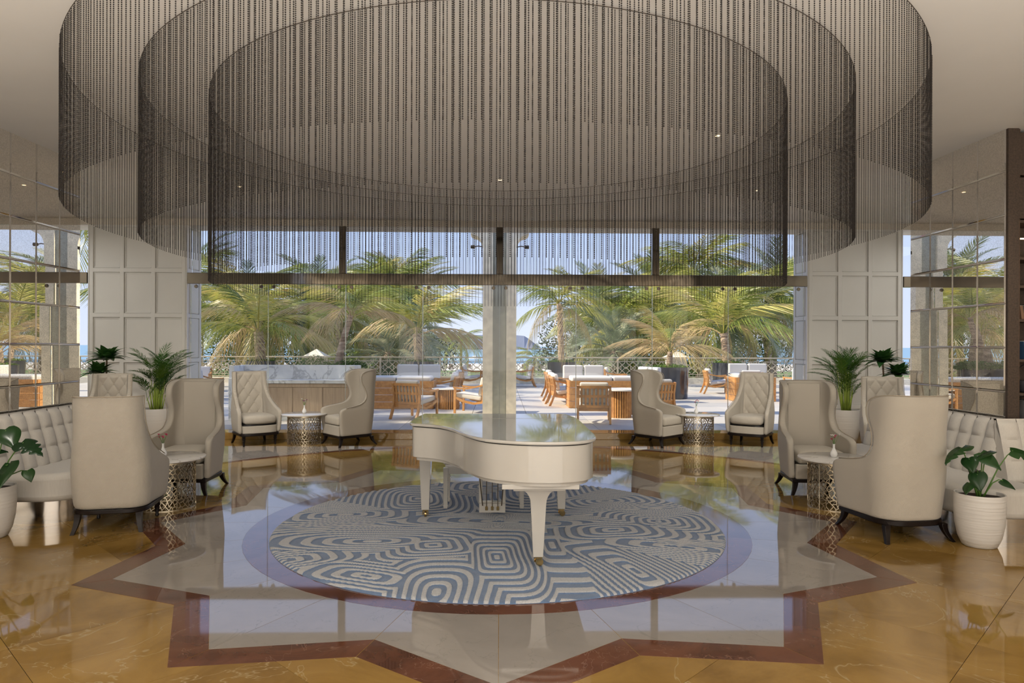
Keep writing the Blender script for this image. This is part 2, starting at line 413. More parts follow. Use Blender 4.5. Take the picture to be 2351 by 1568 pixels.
struct('wall_left_rear', MB().box((-4.76, (yl - 6) / 2 - .01, 1.92), (.2, yl + 6 - .02, 3.84)), M['wall_beige'])
struct('wall_right_rear', MB().box((7.1, .2, 1.92), (.2, 12.4, 3.84)), M['wall_beige'])
struct('wall_rear', MB().box((1.1, -6.1, 1.92), (12.2, .2, 3.84)), M['rear_wall'])
for s_, nm in ((-1, 'left'), (1, 'right')):
    struct('wall_alcove_' + nm, MB().box((s_ * 6.99, 7.72, 1.92), (4.0, .18, 3.84)), M['wall_white'])
    struct('wall_end_' + nm, MB().box((s_ * 9.1, 10.15, 1.92), (.2, 4.6, 3.84)), M['wall_white'])

struct('trim_3', MB().box((4.705, 6.315, 1.82), (.10, .03, 3.62)), M['niche'])
# ---- ceiling : lobby ceiling with curved front edge, higher strip beyond
arc = []
a0 = math.degrees(math.asin((7.82 - 6.45) / 4.8))
for i in range(49):
    a = a0 + (180 - 2 * a0) * i / 48; arc.append((4.8 * math.cos(R(a)), 6.45 + 4.8 * math.sin(R(a))))
ce = struct('ceiling', MB().prism([(7.2, -6.2), (7.2, 7.6)] + [(4.9, 7.6)] + arc + [(-4.9, 7.6), (-4.9, -6.2)], 3.63, 3.84), M['ceiling_paint'])
struct('ceiling_upper', MB().box((0, 10.2, 3.95), (18.4, 5.6, .2)), M['ceiling_paint'])
b = MB(); ring = [(4.815 * math.cos(R(a0 + (180 - 2 * a0) * i / 48)), 6.45 + 4.815 * math.sin(R(a0 + (180 - 2 * a0) * i / 48))) for i in range(49)]
ins = [(4.802 * math.cos(R(a0 + (180 - 2 * a0) * i / 48)), 6.45 + 4.802 * math.sin(R(a0 + (180 - 2 * a0) * i / 48))) for i in range(49)]
for i in range(48): b.prism([ins[i], ring[i], ring[i + 1], ins[i + 1]], 3.66, 3.72)
struct('trim_1', b, M['track'])

# ---- panelled back walls either side of the window
def panel_mesh(w, h):
    b = MB(); f = .018
    for (a, c) in (((-w / 2, 0, -h / 2), (w / 2, 0, -h / 2)), ((w / 2, 0, -h / 2), (w / 2, 0, h / 2)), ((w / 2, 0, h / 2), (-w / 2, 0, h / 2)), ((-w / 2, 0, h / 2), (-w / 2, 0, -h / 2))):
        b.beam(a, c, f, f, (0, 1, 0))
    b.box((0, .012, 0), (w - .01, .012, h - .01)); return b
zl = [.16, .54, 1.34, 2.14, 2.94, 3.74]
def panel_wall(nm, s_):
    x0, x1 = 5.56, 7.27; xc = s_ * (x0 + x1) / 2
    w = struct('wall_back_' + nm, MB().box((xc, GLY + .31, 1.925), (x1 - x0 - .04, .56, 3.85)), M['wall_white'])
    b = MB(); st = .075; cw = (x1 - x0 - .06) / 3
    for i in range(4): b.box((s_ * (x0 + .03 + cw * i + (0 if 0 < i < 3 else (.01 if i == 0 else -.01))), GLY + .018, 1.9), (st, .036, 3.78))
    for z in zl: b.box((xc, GLY + .0185, z), (x1 - x0 - .012, .034, st))
    b.box((xc, GLY + .02, 3.8), (x1 - x0, .04, .1))
    # side returns beside the glass
    for xs in (x0, x1):
        for yy in (GLY + .04, GLY + .56): b.box((s_ * xs, yy, 1.9), (.03, .08, 3.78))
        for z in zl: b.box((s_ * xs, GLY + .3, z), (.028, .56, st))
    obj('panel_frame', b, M['wall_white'], w, bevel=.004, seg=1)
    for i in range(3):
        for a, c in zip(zl, zl[1:]):
            obj('panel', panel_cache(cw - st - .03, c - a - st - .03), None, w, loc=(s_ * (x0 + .03 + cw * (i + .5)), GLY + .03, (a + c) / 2))
    for a, c in zip(zl, zl[1:]):
        for xs in (x0, x1):
            obj('panel', panel_cache(.36, c - a - st - .03), None, w, loc=(s_ * xs, GLY + .3, (a + c) / 2), rot=(0, 0, (-1 if xs == x0 else 1) * s_ * -R(90)))
    struct('baseboard_' + nm, MB().box((xc, GLY - .012, .075), (x1 - x0 + .03, .03, .15)), M['baseboard'])
_pc = {}
def panel_cache(w, h):
    k = (round(w, 3), round(h, 3))
    if k not in _pc: _pc[k] = panel_mesh(w, h).mesh('panel', M['wall_white'])
    return _pc[k]
panel_wall('left', -1); panel_wall('right', 1)
struct('wall_lintel', MB().box((0, GLY + .3, 3.80), (18.2, .62, .12)), M['wall_beige'])

# ---- glazing
win = struct('window_1', MB().box((0, GLY + .02, 2.80), (11.06, .10, .195)), M['bronze_steel'], bevel=.006)
pw = 1.372
pane = MB().box((0, 0, 1.405), (pw - .012, .012, 2.57)).mesh('glass_pane', M['glass'])
for i in range(8):
    x = -5.488 + pw * (i + .5)
    obj('glass_pane', pane, None, win, loc=(x, GLY + .02, 0))
    if i: 
        obj('glass_joint', MB().box((0, 0, 1.405), (.009, .016, 2.57)), M['glass_edge'], win, loc=(x - pw / 2, GLY + .02, 0))
for i in range(0, 9):
    for dx in (-.11, .11):
        x = -5.488 + pw * i + dx
        if abs(x) < 5.5: obj('patch_fitting', MB().lathe([(.028, -.02), (.034, 0), (.028, .02)], 14, M=Matrix.Rotation(R(90), 4, 'X')), M['bronze_steel'], win, smooth=40, loc=(x, GLY - .01, 2.655))
for x in (-2.8, 0, 2.8):
    obj('mullion', MB().box((0, 0, 3.32), (.125, .1, .84)), M['bronze_steel'], win, bevel=.005, loc=(x, GLY + .04, 0))
for x, w_ in ((-4.17, 2.6), (-1.4, 2.66), (1.4, 2.66), (4.17, 2.6)):
    obj('glass_pane', MB().box((0, 0, 3.32), (w_, .012, .83)), M['glass'], win, loc=(x, GLY + .04, 0))
for s_, i in ((-1, 2), (1, 3)):
    w2 = struct('window_%d' % i, MB().box((s_ * 8.13, GLY + .05, 2.80), (1.66, .10, .195)), M['bronze_steel'], bevel=.006)
    obj('glass_pane', MB().box((s_ * 8.13, GLY + .05, 1.9), (1.68, .012, 3.6)), M['glass'], w2)
st = struct('trim_2', MB().box((0, 12.25, .0565), (11.1, .42, .117)), M['gold_marble'], bevel=.008)

# ================================================================== TERRACE
te = struct('terrace_floor', MB().box((0, 20.5, TZ - .1), (44, 15.98, .14)), M['terrace_base'])
tt = MB().box((0, 0, -.01), (1.19, 1.19, .03)).mesh('paving_slab', M['terrace'])
for i in range(-13, 14):
    for j in range(13):
        obj('paving_slab', tt, None, te, loc=(i * 1.2, 13.07 + j * 1.2, TZ - .003 + random.uniform(-.001, .001)))
struct('terrace_kerb', MB().box((0, 28.3, .14), (44, .6, .36)), M['limestone'])
b = MB(); b.box((0, 3000 + 105, -3.3), (9000, 5800, .4)); struct('sea', b, M['sea'])
struct('garden_ground', MB().box((0, 80, -3.3), (400, 103, .6)), M['lawn'])
struct('beach', MB().box((0, 150, -3.25), (500, 42, .6)), M['sand'])
# column
colr = thing('stone_column', (0, 15.2, 0), 0, 'tall pale limestone column with flared bracket capital behind the middle of the glass wall', 'column')
colr.scale = (1.12, 1, 1.10)
b = MB(); b.box((-.225, 0, 2.1), (.19, .62, 4.0)); b.box((.225, 0, 2.1), (.19, .62, 4.0)); obj('shaft', b, M['limestone'], colr)
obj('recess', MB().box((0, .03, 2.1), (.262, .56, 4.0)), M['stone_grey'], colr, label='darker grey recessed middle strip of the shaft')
def bracket(s_):
    pts = [(s_ * .32, 3.30)]
    for i in range(9):
        a = R(90 * i / 8); pts.append((s_ * (.32 + .17 * (1 - math.cos(a))), 3.36 + .26 * math.sin(a)))
    pts += [(s_ * .56, 3.66), (s_ * .56, 4.12), (s_ * .32, 4.12)]
    b = MB(); b.prism(pts, -.31, .31, Matrix.Rotation(R(90), 4, 'X')); return b
for s_ in (-1, 1): obj('capital_bracket', bracket(s_), M['limestone'], colr)
obj('capital_band', MB().box((0, 0, 4.0), (1.2, .7, .1)), M['limestone'], colr)
for s_ in (-1, 1):
    L = thing('arm_spotlight', (s_ * .36, 14.98, 3.74), 0, 'small dark spotlight on a short arm at the %s side of the stone column' % ('left' if s_ < 0 else 'right'), 'lamp')
    obj('arm', MB().tube([(0, 0, 0), (s_ * .1, -.02, .02), (s_ * .2, -.02, .0)], .012, 6), M['track'], L, smooth=60)
    obj('lamp_head', MB().lathe([(.02, -.05), (.035, -.04), (.04, .04), (.02, .05)], 12, (0, 0, 0), M=Matrix.Translation((s_ * .22, -.02, 0)) @ Matrix.Rotation(R(90), 4, 'Y')), M['track'], L, smooth=50)

# railing
rl = thing('terrace_railing', (0, 28.2, 0), 0, 'long cream metal balustrade with interlaced star lattice along the far terrace edge', 'railing')
def module(b, x, w, z0, h, t=.026):
    P = lambda u, v: (x + u * w, 0, z0 + v * h)
    segs = [((.43, 1), (.43, .80)), ((.57, 1), (.57, .80)), ((.43, .2), (.43, 0)), ((.57, .2), (.57, 0)),
            ((0, .88), (1, .88)), ((0, .12), (1, .12)), ((.43, .8), (.16, .62)), ((.16, .62), (.16, .38)), ((.16, .38), (.43, .2)),
            ((.57, .8), (.84, .62)), ((.84, .62), (.84, .38)), ((.84, .38), (.57, .2)),
            ((0, .88), (.5, .45)), ((1, .88), (.5, .45)), ((0, .12), (.5, .55)), ((1, .12), (.5, .55)), ((0, .5), (.16, .62)), ((0, .5), (.16, .38)), ((1, .5), (.84, .62)), ((1, .5), (.84, .38))]
    for a, c in segs: b.beam(P(*a), P(*c), t, t, (0, 1, 0))
pb = MB()
for k in range(4): module(pb, -1.16 + .58 * k, .58, .40, .68)
pm = pb.mesh('lattice_panel', M['rail_paint'])
postm = MB().box((0, 0, .735), (.07, .07, .83)).mesh('post', M['rail_paint'])
for i in range(-8, 8):
    obj('lattice_panel', pm, None, rl, loc=(i * 2.4 + 1.2, 0, 0))
    obj('post', postm, None, rl, loc=(i * 2.4, 0, 0))
obj('top_rail', MB().box((0, 0, 1.15), (38.6, .09, .05)), M['rail_paint'], rl, bevel=.01)
obj('bottom_rail', MB().box((0, 0, .38), (38.6, .05, .035)), M['rail_paint'], rl)
for x, w in ((-7.6, 'left, behind the leaning palm'), (7.4, 'right, behind the large dark planter')):
    p = thing('stone_pier', (x, 29.1, -.4), 0, 'stone pier with pyramid cap beyond the railing on the ' + w, 'pier')
    obj('pier_shaft', MB().box((0, 0, .75), (.72, .72, 1.5)), M['limestone'], p)
    b = MB().box((0, 0, 1.54), (.92, .92, .08)); b.lathe([(.60, 1.58), (.02, 1.86)], 4, M=Matrix.Rotation(R(45), 4, 'Z')); obj('pier_cap', b, M['limestone'], p)

# distant coast
def ridge(name, x0, x1, y, hs, mat, label):
    n = len(hs); b = MB(); d = 120
    vs = []
    for i, h in enumerate(hs):
        x = x0 + (x1 - x0) * i / (n - 1); vs += [(x, y, -3.2), (x, y + 25, -3.2 + h), (x, y + d, -3.2 + h * .96)]
    fs = []
    for i in range(n - 1):
        a = i * 3; fs += [(a, a + 3, a + 4, a + 1), (a + 1, a + 4, a + 5, a + 2)]
    b.add(vs, fs); tag(obj(name, b, mat), label, 'headland')
random.seed(3)
ridge('headland', -330, -24, 1100, [8 + 14 * min(1, i / 5) + random.uniform(-.6, .6) for i in range(30)], M['far_hill'], 'long flat grey headland across the water left of the column')
ridge('headland', 20, 66, 1100, [22, 22, 21.5, 21, 17, 12, 7, 3], M['far_hill'], 'small grey headland sloping to the water right of the column')
b = MB()
for i in range(140):
    x = -150 + i * 2.9 + random.uniform(-1, 1); b.sphere((x, 900 + random.uniform(-4, 4), -3.0), random.uniform(1.6, 2.6), 5, 3, (1.3, 1, 1))
tag(obj('breakwater', b, M['rock']), 'low dark rock breakwater along the horizon', 'breakwater', kind='stuff')
random.seed(11)
# beach umbrellas and sunbeds
bu = None
spots = [(-5.0, 141), (-9.5, 146), (-14.5, 143), (-19, 148), (8.5, 142), (13.6, 146), (21, 149), (-25, 144)]
for i, (x, y) in enumerate(spots):
    if bu is None:
        bu = thing('beach_umbrella', (x, y, -2.95), 0, 'white beach umbrella on the distant sand nearest the column on its left', 'umbrella', 'beach umbrellas on the far sand')
        obj('pole', MB().tube([(0, 0, 0), (0, 0, 2.4)], .04, 6), M['canvas'], bu)
        obj('canopy', MB().lathe([(1.35, 1.95), (1.38, 2.0), (.02, 2.6)], 8), M['canvas'], bu)
    else: copy_tree(bu, (x, y, -2.95), label=['', 'second', 'third', 'fourth', 'first', 'second', 'third', 'fifth'][i] + ' white beach umbrella %s of the column on the distant sand' % ('left' if x < 0 else 'right'))
sb = None
for i in range(14):
    x, y = -24 + i * 3.6, 137 + random.uniform(-3, 3)
    if sb is None:
        sb = thing('sunbed', (x, y, -2.95), 0, 'dark sunbed on the distant sand seen through the railing', 'sunbed', 'sunbeds on the far sand')
        obj('frame', MB().box((0, 0, .3), (.7, 1.4, .1)).box((-.3, -.6, .13), (.06, .06, .26)).box((.3, -.6, .13), (.06, .06, .26)).box((-.3, .6, .13), (.06, .06, .26)).box((.3, .6, .13), (.06, .06, .26)), M['book_brown'], sb)
        obj('backrest', MB().beam((0, .65, .33), (0, 1.1, .9), .7, .08), M['book_brown'], sb)
    else: copy_tree(sb, (x, y, -2.95), label='dark sunbed on the distant sand, the %s of the row counted from the left' % ['first', 'second', 'third', 'fourth', 'fifth', 'sixth', 'seventh', 'eighth', 'ninth', 'tenth', 'eleventh', 'twelfth', 'thirteenth', 'fourteenth'][i])

# ================================================================== CHANDELIER
CHY = 6.45
ch = thing('bead_chandelier', (0, CHY, 3.63), 0, 'huge ceiling chandelier of three nested circular curtains of dark bead strings', 'chandelier')
def strand_tree(name, nb, pitch, rad, mat):
    g = bpy.data.node_groups.new(name, 'GeometryNodeTree'); g.is_modifier = True
    g.interface.new_socket('Geometry', in_out='INPUT', socket_type='NodeSocketGeometry')
    g.interface.new_socket('Geometry', in_out='OUTPUT', socket_type='NodeSocketGeometry')
    N = g.nodes; L = g.links.new
    gi = N.new('NodeGroupInput'); go = N.new('NodeGroupOutput')
    ml = N.new('GeometryNodeMeshLine'); ml.inputs['Count'].default_value = nb; ml.inputs['Start Location'].default_value = (0, 0, -pitch); ml.inputs['Offset'].default_value = (0, 0, -pitch)
    ic = N.new('GeometryNodeMeshIcoSphere'); ic.inputs['Radius'].default_value = rad; ic.inputs['Subdivisions'].default_value = 1
    ip = N.new('GeometryNodeInstanceOnPoints'); L(ml.outputs[0], ip.inputs['Points']); L(ic.outputs[0], ip.inputs['Instance'])
    re = N.new('GeometryNodeRealizeInstances'); L(ip.outputs[0], re.inputs[0])
    cy = N.new('GeometryNodeMeshCylinder'); cy.inputs['Vertices'].default_value = 4; cy.inputs['Radius'].default_value = .0009; cy.inputs['Depth'].default_value = nb * pitch
    tr = N.new('GeometryNodeTransform'); tr.inputs['Translation'].default_value = (0, 0, -nb * pitch / 2); L(cy.outputs[0], tr.inputs[0])
    jn = N.new('GeometryNodeJoinGeometry'); L(re.outputs[0], jn.inputs[0]); L(tr.outputs[0], jn.inputs[0])
    sm = N.new('GeometryNodeSetShadeSmooth'); L(jn.outputs[0], sm.inputs[0])
    mm = N.new('GeometryNodeSetMaterial'); mm.inputs['Material'].default_value = mat; L(sm.outputs[0], mm.inputs[0])
    io = N.new('GeometryNodeInstanceOnPoints'); L(gi.outputs[0], io.inputs['Points']); L(mm.outputs[0], io.inputs['Instance'])
    L(io.outputs[0], go.inputs[0]); return g
for (r, zb, word) in ((3.42, 2.60, 'outermost and shortest'), (2.95, 2.44, 'middle'), (2.47, 2.13, 'innermost and longest')):
    top = 3.60; pitch = .0108; nb = int((top - zb) / pitch); n = int(2 * PI * r / .041)
    me = bpy.data.meshes.new('bead_curtain')
    vs = []
    for i in range(n):
        a = 2 * PI * (i + random.uniform(-.08, .08)) / n; rr = r + random.uniform(-.003, .003)
        vs.append((rr * math.cos(a), rr * math.sin(a), top - 3.63))
    me.from_pydata(vs, [], []); me.update(); me.materials.append(M['bead'])
    o = bpy.data.objects.new('bead_curtain', me); put(o, ch); o['kind'] = 'stuff'; o['label'] = word + ' ring of bead strings'
    md = o.modifiers.new('strands', 'NODES'); md.node_group = strand_tree('strands', nb, pitch, .0042, M['bead'])
    k = 180; b = MB(); q = .0016
    b.grid([[((r + dr) * math.cos(2 * PI * i / k), (r + dr) * math.sin(2 * PI * i / k), dz) for i in range(k)] for dr, dz in ((-q, -.026), (q, -.026), (q, -.030), (-q, -.030), (-q, -.026))], close_u=True)
    obj('track', b, M['track'], ch)
# recessed downlights, then made-up fixtures for the added ceiling spots
t = NT('lamp_glow'); t.base((1, .8, .5)); t.b.inputs['Emission Color'].default_value = (1, .72, .4, 1); t.b.inputs['Emission Strength'].default_value = 3; M['lamp_glow'] = t.m
for i, (x, y) in enumerate([(0, 8.44), (2.07, 6.6)] + [s_[:2] for s_ in SPOTS]):
    d = thing('ceiling_downlight', (x, y, 3.628), 0, ['small round downlight in the ceiling at the far middle of the chandelier', 'small round downlight right of centre inside the chandelier', 'small round added spotlight in the ceiling aimed at the far left drum table', 'small round added spotlight in the ceiling aimed at the far right drum table', 'small round added spotlight in the ceiling near the left mirror wall end', 'small round added spotlight in the ceiling near the right mirror wall end', 'small round added spotlight in the ceiling outside the chandelier on the left', 'small round added spotlight in the ceiling outside the chandelier on the right'][i], 'ceiling lamp', 'recessed ceiling downlights')
    obj('trim_ring', MB().lathe([(.022, -.002), (.034, -.005), (.036, 0)], 20, cap=False), M['wall_white'], d)
    obj('lamp', MB().lathe([(.001, -.003), (.022, -.003)], 16, cap=False), M['lamp_glow'], d)
# ================================================================== LOBBY FURNITURE
# ---- rug with carved relief
RC = (0.0, 6.33); RR = 1.97
rg = [  # centre x, y, stretch a, b, rotation, power, offset
 (-1.05, 5.75, 1.9, .62, 0, 3, 0), (-.52, 5.62, .9, .8, .15, 5, .05), (1.00, 6.05, 1.2, .75, .1, 4, .05), (1.48, 6.35, .9, .7, -.1, 4, .1),
 (-.02, 5.28, .5, 1.25, 0, 6, .0), (-.40, 4.55, .75, 1.5, 0, 3, .0), (.95, 4.95, .55, 1.9, .35, 6, .05), (1.45, 5.55, 2.1, .55, -.35, 4, .12),
 (-1.45, 6.6, 1.5, .6, .15, 4, .08), (-.85, 7.3, .7, 1.1, .1, 4, .0), (.1, 6.35, 2.2, .45, -.1, 4, .1), (.35, 7.6, .8, 1.3, 0, 3, 0),
 (-.1, 7.95, 1.2, .8, 0, 4, .1), (1.1, 7.2, 1.2, .6, .3, 4, .05), (-1.6, 5.2, 1.3, .6, .5, 4, .1), (.45, 5.6, .6, 2.2, 0, 6, .35), (-.9, 4.85, 1.6, .7, -.4, 4, .15)]
def rug_field(x, y):
    wv = noise.noise(Vector((x * 1.3, y * 1.3, 0))) * .05; x += wv; y += noise.noise(Vector((x * 1.3, y * 1.3, 5))) * .05
    best = 9
    for cx, cy, a, b, r, p, o in rg:
        dx, dy = x - cx, y - cy; c, s = math.cos(r), math.sin(r)
        u = abs(dx * c + dy * s) / a; v = abs(-dx * s + dy * c) / b
        d = (u ** p + v ** p) ** (1 / p) + o
        if d < best: best = d
    return math.sin(2 * PI * best / .088)
def make_rug():
    NR, NA = 220, 1100; vs = []; att = []; fs = []
    for i in range(1, NR + 1):
        r = RR * i / NR; e_ = min(1, (RR - r) / .025)
        for j in range(NA):
            a = 2 * PI * j / NA; x, y = r * math.cos(a), r * math.sin(a); f = rug_field(x + RC[0], y + RC[1])
            vs.append((x, y, (.010 + .011 * max(0, min(1, .5 + f * 2.2))) * (.35 + .65 * math.sqrt(max(0, e_))))); att.append(f)
    for i in range(NR - 1):
        for j in range(NA): k = (j + 1) % NA; fs.append((i * NA + j, (i + 1) * NA + j, (i + 1) * NA + k, i * NA + k))
    fs.append(tuple(range(NA))); base = len(vs)
    for j in range(NA): a = 2 * PI * j / NA; vs.append(((RR + .002) * math.cos(a), (RR + .002) * math.sin(a), .0012)); att.append(-1)
    for j in range(NA): k = (j + 1) % NA; fs.append((base - NA + j, base + j, base + k, base - NA + k))
    fs.append(tuple(range(base, base + NA))[::-1])
    me = bpy.data.meshes.new('rug'); me.from_pydata(vs, [], fs); me.update()
    at = me.attributes.new('stripe', 'FLOAT', 'POINT'); at.data.foreach_set('value', att)
    me.polygons.foreach_set('use_smooth', [True] * len(me.polygons))
    t = NT('rug_wool'); a = t.n('Attribute'); a.attribute_name = 'stripe'
    co = t.coord('World'); n1 = t.noise(co, 120, 3, .7); n2 = t.noise(co, 9, 3, .6)
    light_ = t.ramp(n1, [(.3, (.37, .38, .40)), (.7, (.55, .56, .58))]); blue = t.ramp(n2, [(.3, (.065, .115, .225)), (.7, (.12, .19, .33))])
    blue2 = t.mix(n1, blue, (.17, .245, .38), 'MIX')
    f = t.ramp(a.outputs['Fac'], [(.02, (0, 0, 0)), (.12, (1, 1, 1))])
    t.base(t.mix(f, blue2, light_)); t.bump(n1, .7, .006); t.set(1, 0, spec=.1, sheen=.3); me.materials.append(t.m)
    o = bpy.data.objects.new('round_rug', me); put(o, None, (RC[0], RC[1], 0)); tag(o, 'large round blue and grey carved rug with maze stripes under the piano', 'rug')
make_rug()

# ---- grand piano (tail towards the viewer, keyboard towards the windows)
pn = thing('grand_piano', (0, 6, .018), 0, 'glossy white grand piano with closed lid in the centre of the round rug', 'piano')
def catmull(pts, n=6):
    out = []; k = len(pts)
    for i in range(k - 1):
        p0, p1, p2, p3 = pts[max(i - 1, 0)], pts[i], pts[i + 1], pts[min(i + 2, k - 1)]
        for j in range(n):
            t = j / n; out.append(tuple(.5 * ((2 * p1[d]) + (-p0[d] + p2[d]) * t + (2 * p0[d] - 5 * p1[d] + 4 * p2[d] - p3[d]) * t * t + (-p0[d] + 3 * p1[d] - 3 * p2[d] + p3[d]) * t ** 3) for d in range(2)))
    out.append(pts[-1]); return out
curve = [(-.765, -.02), (-.74, -.12), (-.64, -.185), (-.50, -.28), (-.37, -.50), (-.26, -.80), (-.12, -1.07), (.06, -1.20), (.26, -1.26), (.46, -1.25), (.61, -1.17), (.69, -1.03), (.71, -.85)]
rimc = catmull(curve, 9)
def piano_outline(inset=0, y1=.75, cut=0):
    pts = [(-.765, y1)] + rimc + [(.71, y1)]
    if not inset: return pts
    out = []; n = len(pts)
    for i, p in enumerate(pts):
        a, b = pts[(i - 1) % n], pts[(i + 1) % n]; t = Vector((b[0] - a[0], b[1] - a[1])).normalized(); nn = Vector((-t.y, t.x))
        out.append((p[0] + nn.x * inset, p[1] + nn.y * inset))
    return out
obj('rim', MB().prism(piano_outline(.022), .665, .915), M['lacquer'], pn, smooth=35)
obj('rim_gap', MB().prism(piano_outline(.030), .91, .926), M['black'], pn)
lid = obj('lid', MB().prism(piano_outline(0, .268), .924, .948), M['lacquer'], pn, bevel=.009, seg=3)
obj('front_lid_flap', MB().prism([(-.765, .274), (.71, .274), (.64, .72), (-.72, .72)], .924, .948), M['lacquer'], pn, bevel=.006)
obj('keybed', MB().box((-.027, .80, .655), (1.44, .30, .05)), M['lacquer'], pn, bevel=.005)
for x in (-.73, .675): obj('cheek_block', MB().box((x, .84, .74), (.06, .2, .14)), M['lacquer'], pn, bevel=.008)
kb = MB()
for i in range(52): kb.box((-.67 + i * .0256 + .0, .86, .70), (.0245, .15, .022))
obj('white_keys', kb, M['ivory'], pn, kind='stuff')
kb = MB()
for i in range(51):
    if i % 7 not in (2, 6): kb.box((-.657 + i * .0256, .83, .716), (.012, .09, .014))
obj('black_keys', kb, M['black'], pn, kind='stuff')
obj('bottom_step', MB().prism(piano_outline(.055), .635, .668), M['lacquer'], pn, smooth=35)
b = MB(); b.box((.29, -.96, .620), (.54, .40, .034)); b.box((.285, -.95, .594), (.37, .30, .030)); obj('tail_leg_block', b, M['lacquer'], pn, bevel=.004)
for x in (-.69, .60): obj('front_leg_block', MB().box((x, .52, .63), (.15, .30, .05)).box((x, .52, .595), (.115, .24, .024)), M['lacquer'], pn, bevel=.004, kind=None)
def leg(top, z1, w1, w0, flare=0):
    b = MB()
    if flare:
        prof = [(flare, z1), (flare * .98, z1 - .012)]
        for i in range(7):
            a = R(90 * i / 6); prof.append((w1 / 2 + (flare - w1 / 2) * (1 - math.sin(a)), z1 - .012 - (1 - math.cos(a)) * .11))
        prof.append((w0 / 2, .075))
    else: prof = [(w1 / 2 * 1.15, z1), (w1 / 2 * 1.15, z1 - .02), (w1 / 2, z1 - .04), (w0 / 2, .075)]
    vs = []
    for r, z in prof: d = min(r, w1 / 2 * 1.1); vs += [(-r, -d, z), (r, -d, z), (r, d, z), (-r, d, z)]
    k = len(prof)
    b.add(vs, [(i * 4 + j, (i + 1) * 4 + j, (i + 1) * 4 + (j + 1) % 4, i * 4 + (j + 1) % 4) for i in range(k - 1) for j in range(4)] + [(0, 1, 2, 3), (4 * k - 1, 4 * k - 2, 4 * k - 3, 4 * k - 4)])
    return b
def caster(parent, rot):
    b = MB().box((0, 0, .068), (.05, .05, .016)); b.box((0, -.022, .045), (.04, .01, .04)); b.box((0, .022, .045), (.04, .01, .04))
    b.lathe([(.026, -.011), (.028, -.008), (.028, .008), (.026, .011)], 16, M=Matrix.Translation((.012, -.0, .029)) @ Matrix.Rotation(R(90), 4, 'X'))
    obj('caster', b, M['brass'], parent, smooth=40, rot=(0, 0, rot), label='brass caster')
for (x, y, z1, fl, w1, rt) in ((.285, -.93, .585, .15, .112, .3), (-.685, .52, .60, 0, .108, 1.6), (.585, .55, .60, 0, .10, .2)):
    l = obj('leg', leg(0, z1, w1, .072, fl), M['lacquer'], pn, smooth=35, bevel=.003, seg=1, loc=(x, y, 0)); caster(l, rt)
ly = obj('pedal_lyre', MB().box((-.17, .5, .39), (.032, .05, .50)).box((.045, .5, .39), (.032, .05, .50)).box((-.062, .5, .10), (.245, .10, .085)).box((-.062, .5, .148), (.20, .07, .012)), M['lacquer'], pn, bevel=.005, loc=(-.0, 0, 0))
b = MB()
for x in (-.115, -.062, -.010): b.tube([(x, .44, .10), (x, .46, .63)], .004, 6)
b.tube([(-.15, .42, .13), (-.20, .33, .63)], .005, 6); b.tube([(.025, .42, .13), (.06, .33, .63)], .005, 6)
obj('rod', b, M['track'], ly)
for x in (-.115, -.062, -.010): obj('pedal', MB().box((x, .452, .10), (.024, .04, .036)).box((x, .56, .092), (.020, .20, .010)), M['brass'], ly, bevel=.003)
# bench
bn = thing('piano_bench', (-.15, 7.03, .018), 0, 'white padded piano bench standing behind the white grand piano', 'bench')
obj('seat_pad', MB().box((0, 0, .455), (.80, .36, .045)), M['lacquer'], bn, bevel=.02, seg=3)
obj('apron', MB().box((0, 0, .385), (.76, .32, .095)), M['lacquer'], bn, bevel=.004)
for x in (-.375, .375):
    for y in (-.155, .155):
        b = MB().box((x, y, .20), (.048, .048, .40), taper=.8); b.box((x, y, .03), (.046, .046, .02)); obj('leg', b, M['lacquer'], bn, bevel=.003)

